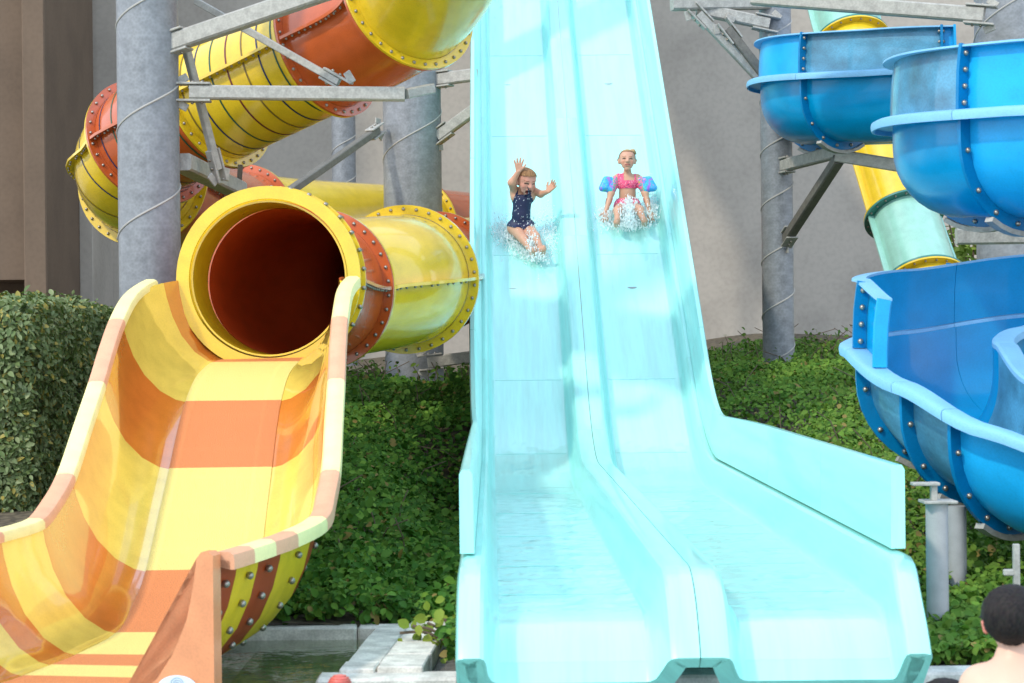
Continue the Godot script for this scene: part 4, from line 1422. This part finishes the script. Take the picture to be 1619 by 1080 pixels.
func build_girl_two() -> void:
	var d0 := slide_d(336) - 0.05
	var base := PX(992, 338, slide_d(338))
	var t := thing("person", "small child in pink bikini top and arm bands, eyes shut, sliding down", "person", base)
	var skin := Color(0.55, 0.31, 0.21)
	var bones := []
	bones.append(J([992, 322, d0], [992, 306, d0 - 0.01], 0.084, 0.076))
	bones.append(J([983, 325, d0], [1001, 325, d0], 0.072, 0.072))
	bones.append(J([992, 306, d0 - 0.01], [992, 291, d0 - 0.02], 0.076, 0.080))
	bones.append(J([984, 288, d0 - 0.02], [1000, 288, d0 - 0.02], 0.062, 0.062))
	bones.append(J([977, 282, d0 - 0.02], [1007, 282, d0 - 0.02], 0.038, 0.038))
	bones.append(J([992, 282, d0 - 0.02], [992, 270, d0 - 0.03], 0.042, 0.038))
	bones.append(J([976, 282, d0 - 0.02], [966, 306, d0 - 0.08], 0.037, 0.031))
	bones.append(J([966, 306, d0 - 0.08], [958, 334, d0 - 0.16], 0.030, 0.020))
	bones.append(J([1008, 282, d0 - 0.02], [1020, 306, d0 - 0.08], 0.037, 0.031))
	bones.append(J([1020, 306, d0 - 0.08], [1027, 334, d0 - 0.16], 0.030, 0.020))
	bones.append(J([982, 328, d0], [977, 333, d0 - 0.27], 0.062, 0.042))
	bones.append(J([977, 333, d0 - 0.27], [976, 351, d0 - 0.40], 0.041, 0.025))
	bones.append(J([1002, 328, d0], [1011, 332, d0 - 0.27], 0.062, 0.042))
	bones.append(J([1011, 332, d0 - 0.27], [1018, 349, d0 - 0.40], 0.041, 0.025))
	for q in [[975, 353], [1019, 351]]:
		bones.append(J([q[0], q[1] + 3, d0 - 0.40], [q[0], q[1] - 2, d0 - 0.50], 0.028, 0.025))
		bones.append(J([q[0], q[1] - 2, d0 - 0.50], [q[0], q[1] - 6, d0 - 0.51], 0.026, 0.017))
	var body := MB.new()
	flesh(body, bones, 0.0075, 0.028, func(_p): return skin)
	var head := head_frame(PX(991.5, 255, d0 - 0.05), Vector3(0.0, 0.10, 1), Vector3(0.03, 1, -0.1), 1.06)
	var hm := MB.new()
	flesh(hm, head_bones(head, false), 0.0042, 0.014, func(p): return face_color(head, p, Color(0.58, 0.32, 0.22), false))
	append(body, hm)
	for q in [[PX(958, 334, d0 - 0.16), Vector3(-0.15, -1, 0.3), -1.0], [PX(1027, 334, d0 - 0.16), Vector3(0.1, -1, 0.3), 1.0]]:
		var hb := MB.new()
		flesh(hb, hand_bones(q[0], q[1], Vector3(0, 0.3, -1), q[2], 1.0, 0.2, 0.12), 0.0034, 0.006, func(_p): return skin)
		append(body, hb)
	put(shifted(body, base), "body", M.skin, t)
	restore(body, base)
	var spot := RandomNumberGenerator.new()
	spot.seed = 9
	var pink := func(_p): return Color(0.10, 0.02, 0.10) if spot.randf() < 0.10 else (Color(0.85, 0.35, 0.45) if spot.randf() < 0.15 else Color(0.80, 0.075, 0.19))
	var top := func(p: Vector3) -> bool:
		var yb := PX(992, 299, d0).y
		var yt := PX(992, 286, d0).y
		var x := p.x - PX(992, 290, d0).x
		if absf(x) > 0.118 or p.y < yb: return false
		if p.y < yt: return true
		# one wide strap and one thin
		if x < 0: return p.y < PX(992, 274, d0).y and absf(x + 0.070) < 0.036
		return p.y < PX(992, 274, d0).y and absf(x - 0.072) < 0.013
	put(shifted(peel(body, top, 0.005, pink), base), "bikini_top", M.cloth, t)
	var bottom := func(p: Vector3) -> bool:
		return p.y < PX(992, 314, d0).y and p.y > PX(992, 330, d0).y and -p.z > d0 - 0.12
	put(shifted(peel(body, bottom, 0.005, pink), base), "bikini_bottom", M.cloth, t)
	var streak := FastNoiseLite.new()
	streak.frequency = 40.0
	var fair := func(p): return Color(0.50, 0.34, 0.18).lerp(Color(0.22, 0.14, 0.07), clampf(streak.get_noise_3dv(Vector3(p.x * 2, p.y * 0.5, p.z)) + 0.4, 0, 1))
	var hair := func(p: Vector3) -> bool:
		var q: Vector3 = head.affine_inverse() * p
		return q.y > 0.078 - maxf(0, -q.z + 0.04) * 1.4 and q.y > -0.05
	var hairm := peel(hm, hair, 0.006, fair)
	var knot := MB.new()
	var kp := PX(1001, 240, d0 - 0.03)
	flesh(knot, [[PX(996, 240, d0 - 0.02), kp, 0.024, 0.026], [kp, PX(1005, 243, d0 - 0.02), 0.024, 0.010]], 0.005, 0.01, fair)
	append(hairm, knot)
	put(shifted(hairm, base), "hair", M.hair, t)
	# inflatable arm bands, worn by the child
	for s in 2:
		var a := PX(973 if s == 0 else 1011, 284, d0 - 0.03)
		var b := PX(965 if s == 0 else 1021, 302, d0 - 0.07)
		var o := thing("arm_band", "inflatable arm band on the pink-topped child's arm " + ("beside the lane divider" if s == 0 else "beside the outer slide wall"), "arm band", (a + b) / 2, "inflatable arm bands")
		var side := Vector3(-1, 0.12, 0.25) if s == 0 else Vector3(1, 0.12, 0.25)
		var ax := (b - a).normalized()
		var nzz := FastNoiseLite.new()
		nzz.frequency = 14.0
		nzz.seed = 30 + s
		var dye := func(p: Vector3) -> Color:
			var w := nzz.get_noise_3dv(p)
			var q := nzz.get_noise_3dv(p * 2.3 + Vector3(4, 0, 0))
			if (p - (a + b) / 2).dot(side) < 0.015:
				return Color(0.75, 0.12, 0.30) if q > 0.12 else (Color(0.65, 0.30, 0.04) if q < -0.2 else Color(0.04, 0.30, 0.36))
			if w > 0.22: return Color(0.28, 0.14, 0.62)
			if w < -0.22: return Color(0.05, 0.48, 0.42)
			return Color(0.03, 0.34, 0.78)
		var cuff := MB.new()
		var mid := (a + b) / 2
		flesh(cuff, [[mid - ax * 0.05 + side * 0.0, mid + ax * 0.05, 0.050, 0.050], [mid - ax * 0.045 + side * 0.055, mid + ax * 0.035 + side * 0.06, 0.042, 0.044], [mid - ax * 0.05 + side * 0.085, mid + ax * 0.045 + side * 0.085, 0.036, 0.036]], 0.006, 0.012, dye)
		put(shifted(cuff, o.position), "chamber", M.vinyl, o)


func build_bather(label: String, hx: float, hy: float, d: float, turn: float, w: float) -> void:
	# seen from behind: head, neck, bare back and arms, standing in the pool
	var hp := PX(hx, hy, d)
	var base := Vector3(hp.x, -1.2, hp.z)
	var t := thing("person", label, "person", base)
	var skin := Color(0.68, 0.42, 0.31)
	var R := Basis(Vector3.UP, turn)
	var at := func(x: float, y: float, z: float) -> Vector3: return hp + R * Vector3(x * w, y, z)
	var B := []
	B.append([at.call(0, -0.10, -0.005), at.call(0, -0.19, 0.02), 0.056, 0.062])
	B.append([at.call(-0.14, -0.185, 0.02), at.call(0.14, -0.185, 0.02), 0.058, 0.058])
	B.append([at.call(0, -0.25, 0.03), at.call(0, -0.62, 0.02), 0.115, 0.105])
	B.append([at.call(-0.10, -0.26, 0.03), at.call(-0.07, -0.6, 0.02), 0.085, 0.08])
	B.append([at.call(0.10, -0.26, 0.03), at.call(0.07, -0.6, 0.02), 0.085, 0.08])
	B.append([at.call(-0.09, -0.7, 0.0), at.call(-0.10, -1.15, 0.0), 0.085, 0.065])
	B.append([at.call(0.09, -0.7, 0.0), at.call(0.10, -1.15, 0.0), 0.085, 0.065])
	B.append([at.call(-0.08, -0.64, 0.0), at.call(0.08, -0.64, 0.0), 0.10, 0.10])
	for s in [-1.0, 1.0]:
		B.append([at.call(0.175 * s, -0.20, 0.02), at.call(0.20 * s, -0.50, -0.04), 0.054, 0.042])
		B.append([at.call(0.20 * s, -0.50, -0.04), at.call(0.14 * s, -0.62, -0.22), 0.041, 0.028])
	for s in [-1.0, 1.0]:
		B.append([at.call(0.10 * s, -1.13, 0.0), at.call(0.10 * s, -1.14, -0.12), 0.05, 0.03])
	var body := MB.new()
	flesh(body, B, 0.013, 0.05, func(_p): return skin)
	var head := head_frame(hp, R * Vector3(0, -0.12, -1), Vector3(0, 1, -0.05), 1.12)
	var hm := MB.new()
	flesh(hm, head_bones(head, false), 0.0055, 0.014, func(p):
		var q: Vector3 = head.affine_inverse() * p
		return Color(0.62, 0.22, 0.17) if absf(q.x) > 0.068 and q.y < 0.012 else face_color(head, p, skin, false))
	append(body, hm)
	for s in [-1.0, 1.0]:
		var hb := MB.new()
		flesh(hb, hand_bones(at.call(0.14 * s, -0.62, -0.22), R * Vector3(-0.2 * s, -0.1, -1), R * Vector3(0, -1, 0), s, 1.25, 0.2, 0.1), 0.005, 0.008, func(_p): return skin)
		append(body, hb)
	put(shifted(body, base), "body", M.skin, t)
	restore(body, base)
	var grain := FastNoiseLite.new()
	grain.frequency = 60.0
	var hair := func(p: Vector3) -> bool:
		var q: Vector3 = head.affine_inverse() * p
		return q.y > 0.05 - maxf(0, -q.z + 0.045) * 1.7 and q.y > -0.062 + absf(q.x) * 0.35 and not (absf(q.x) > 0.066 and q.y < 0.012)
	var hairm := peel(hm, hair, 0.012, func(p): return Color(0.012, 0.011, 0.012).lerp(Color(0.035, 0.030, 0.028), clampf(grain.get_noise_3dv(p * Vector3(2.2, 0.4, 2.2)) + 0.4, 0, 1)))
	for k in hairm.v.size():
		hairm.v[k] += hairm.n[k] * grain.get_noise_3dv(hairm.v[k] * Vector3(1.2, 0.25, 1.2)) * 0.004
	put(shifted(hairm, base), "hair", M.hair, t)

# ------------------------------------------------------------------ spray thrown up by the riders
func build_spray(label: String, clouds: Array, sd: int) -> void:
	var r := RandomNumberGenerator.new()
	r.seed = sd
	var drop := MB.new()
	ball(drop, Vector3.ZERO, Vector3.ONE, 6, 4)
	var places := []
	var colors := []
	for c in clouds:      # px, py, spread x, spread y, height over the lane, count, size
		for k in int(c[5] * 1.9):
			var px: float = c[0] + r.randfn() * c[2]
			var py: float = c[1] + r.randfn() * c[3]
			var d: float = slide_d(py) - absf(r.randfn()) * c[4]
			var s: float = c[6] * (0.28 + 0.85 * pow(r.randf(), 3.0))
			var b := Basis(Vector3(r.randfn(), r.randfn(), r.randfn()).normalized(), r.randf() * TAU).scaled(Vector3(s, s * r.randf_range(0.8, 3.0), s))
			places.append(Transform3D(b, PX(px, py, d)))
			colors.append(Color.WHITE)
	var o := scatter(places, colors, drop.mesh(), M.spray, "water_spray")
	add_child(o)
	tag(o, label, "water spray", "", "stuff")
# ------------------------------------------------------------------ the scene
func _ready() -> void:
	rng.seed = 20
	var cam := Camera3D.new()
	cam.name = "camera"
	add_child(cam)
	cam.position = Vector3(0, EYE, 0)
	cam.rotation = Vector3(0, 0, ROLL)
	cam.fov = rad_to_deg(2 * atan(540.0 / F))
	cam.near = 0.1
	cam.far = 600.0
	var lens := CameraAttributesPhysical.new()
	lens.frustum_focal_length = 74.0
	lens.frustum_focus_distance = 20.0
	lens.exposure_aperture = 7.0
	cam.attributes = lens
	cam.current = true

	var sky := Sky.new()
	var sm := ProceduralSkyMaterial.new()
	sm.sky_top_color = Color(0.70, 0.77, 0.86)
	sm.sky_horizon_color = Color(0.93, 0.94, 0.94)
	sm.sky_curve = 0.18
	sm.ground_bottom_color = Color(0.42, 0.40, 0.36)
	sm.ground_horizon_color = Color(0.62, 0.62, 0.60)
	sky.sky_material = sm
	var env := Environment.new()
	env.background_mode = Environment.BG_SKY
	env.sky = sky
	env.tonemap_mode = Environment.TONE_MAPPER_LINEAR
	env.tonemap_exposure = 1.33
	env.background_energy_multiplier = 2.1
	env.sdfgi_enabled = true
	env.ssao_enabled = true
	env.ssil_enabled = true
	var we := WorldEnvironment.new()
	we.name = "environment"
	we.environment = env
	add_child(we)
	var sun := DirectionalLight3D.new()
	sun.name = "sun"
	sun.light_energy = 0.6
	sun.light_color = Color(1.0, 0.96, 0.89)
	sun.light_angular_distance = 3.0
	sun.shadow_enabled = true
	add_child(sun)
	sun.look_at_from_position(Vector3.ZERO, -Vector3(-0.52, 0.70, 0.48), Vector3.UP)

	make_materials()
	build_setting()
	build_aqua()
	build_tube_slide()
	build_flume("lower_blue_flume", "big open blue flume with a high back wall above the grey post", 3.58, 11.9, [[-110, 1.72], [-80, 1.62], [-45, 1.52], [0, 1.43], [25, 1.235], [45, 1.02], [70, 0.78], [100, 0.5]], -110, 100, [-60, 3, 24, 37, 58], [-110, 15], [M.blue, M.blue, M.blue_faded, M.blue_faded, M.blue_light, M.blue], [M.blue, M.blue, M.blue], 0.72)
	build_flume("middle_blue_flume", "open blue flume with bright right half and faded left guard panel", 3.95, 12.9, [[-100, 2.95], [0, 2.81], [45, 2.755], [100, 2.65]], -100, 100, [-40, 33, 70], [-100, 100], [M.blue, M.blue, M.blue_light, M.blue_light], [M.blue_faded, M.blue_faded, M.blue_light, M.blue_light])
	build_flume("upper_blue_flume", "open blue flume hung from the slim column below the crossing beam", 4.01, 20.3, [[-90, 4.05], [0, 3.97], [60, 3.87], [100, 3.86]], -90, 100, [-40, 36, 84], [-90, 88], [M.blue, M.blue, M.blue, M.blue], [M.blue_light, M.blue_light, M.blue_faded, M.blue_light])
	var t := thing("tube_slide", "yellow and pale green tube slide dropping behind the blue flumes", "water slide", PX(1500, 600, 24.0))
	var ctrl := []
	for q in [[1312, -80, 28.2], [1347, 68, 27.0], [1430, 340, 25.4], [1463, 446, 24.75], [1500, 600, 24.0]]:
		ctrl.append(PX(q[0], q[1], q[2]))
	tube_run(t, ctrl, [M.pale_green, M.yellow, M.pale_green, M.yellow], 0.40, 0.495, 22, 8, {}, {M.pale_green: M.dark_green})
	build_steel()
	build_hedge()
	build_cover()
	var leaf_a := Color(0.16, 0.24, 0.03)
	build_plant("trailing_vine", "bright green vine trailing over the end of the coping strip", "vine", PX(716, 1020, 9.9), [PX(632, 1001, 9.9), PX(652, 990, 9.9), PX(676, 985, 9.95), PX(700, 972, 9.95), PX(716, 985, 9.8), PX(722, 1008, 9.8), PX(705, 1035, 9.8)], Vector2(0.055, 0.042), leaf_a, Color(0.28, 0.34, 0.06), 9)
	build_plant("young_tree", "small leafy tree beside the massive column behind the flumes", "tree", PX(1525, 500, 26.0), [PX(1500, 350, 26), PX(1530, 345, 26.2), PX(1495, 385, 25.8), PX(1512, 400, 25.8), PX(1545, 380, 26), PX(1550, 350, 26), PX(1520, 425, 25.8), PX(1560, 410, 26), PX(1580, 370, 26)], Vector2(0.13, 0.065), Color(0.09, 0.16, 0.02), Color(0.24, 0.32, 0.06), 34)
	build_girl_one()
	build_girl_two()
	build_bather("dark haired bather with bare shoulders seen from behind in pool", 1601, 988, 6.7, -0.35, 0.62)
	build_bather("bather beside the aqua lip with only black hair showing", 1495, 1134, 7.0, 0.2, 0.8)
	build_spray("white spray around the legs of the child in navy", [[808, 372, 12, 9, 0.10, 700, 0.006], [840, 378, 5, 12, 0.26, 500, 0.0065], [850, 404, 9, 5, 0.16, 500, 0.006], [866, 370, 9, 20, 0.16, 700, 0.005], [826, 392, 12, 8, 0.12, 500, 0.005], [828, 345, 9, 9, 0.22, 160, 0.005], [792, 362, 8, 8, 0.08, 300, 0.006]], 3)
	build_spray("white spray bursting over the lap of the child in pink", [[993, 324, 6, 8, 0.28, 1100, 0.0075], [994, 342, 7, 7, 0.26, 700, 0.0065], [990, 355, 20, 5, 0.18, 700, 0.006], [958, 338, 7, 6, 0.16, 400, 0.006], [1030, 332, 7, 9, 0.18, 600, 0.006], [1034, 305, 5, 12, 0.12, 300, 0.0045], [1012, 330, 8, 10, 0.3, 150, 0.0055]], 6)
	var mb := MB.new()
	ball(mb, PX(537, 1082, 8.85), Vector3(0.047, 0.042, 0.047), 24, 14)
	for k in 4:
		shell(mb, [Transform3D(Basis(Vector3.RIGHT, PI / 2), PX(537, 1082, 8.85) + Vector3(0, 0.008 + k * 0.009, 0)), Transform3D(Basis(Vector3.RIGHT, PI / 2), PX(537, 1082, 8.85) + Vector3(0, 0.010 + k * 0.009, 0))], [circle(0.0475 * cos(asin(clampf((0.009 + k * 0.009) / 0.042, 0, 1))) + 0.001, 24)], true, -0.003)
	tag(put(mb.mesh(), "coral_ball", M.coral), "small coral pink ridged ball floating at the coping", "ball")
	print("built")
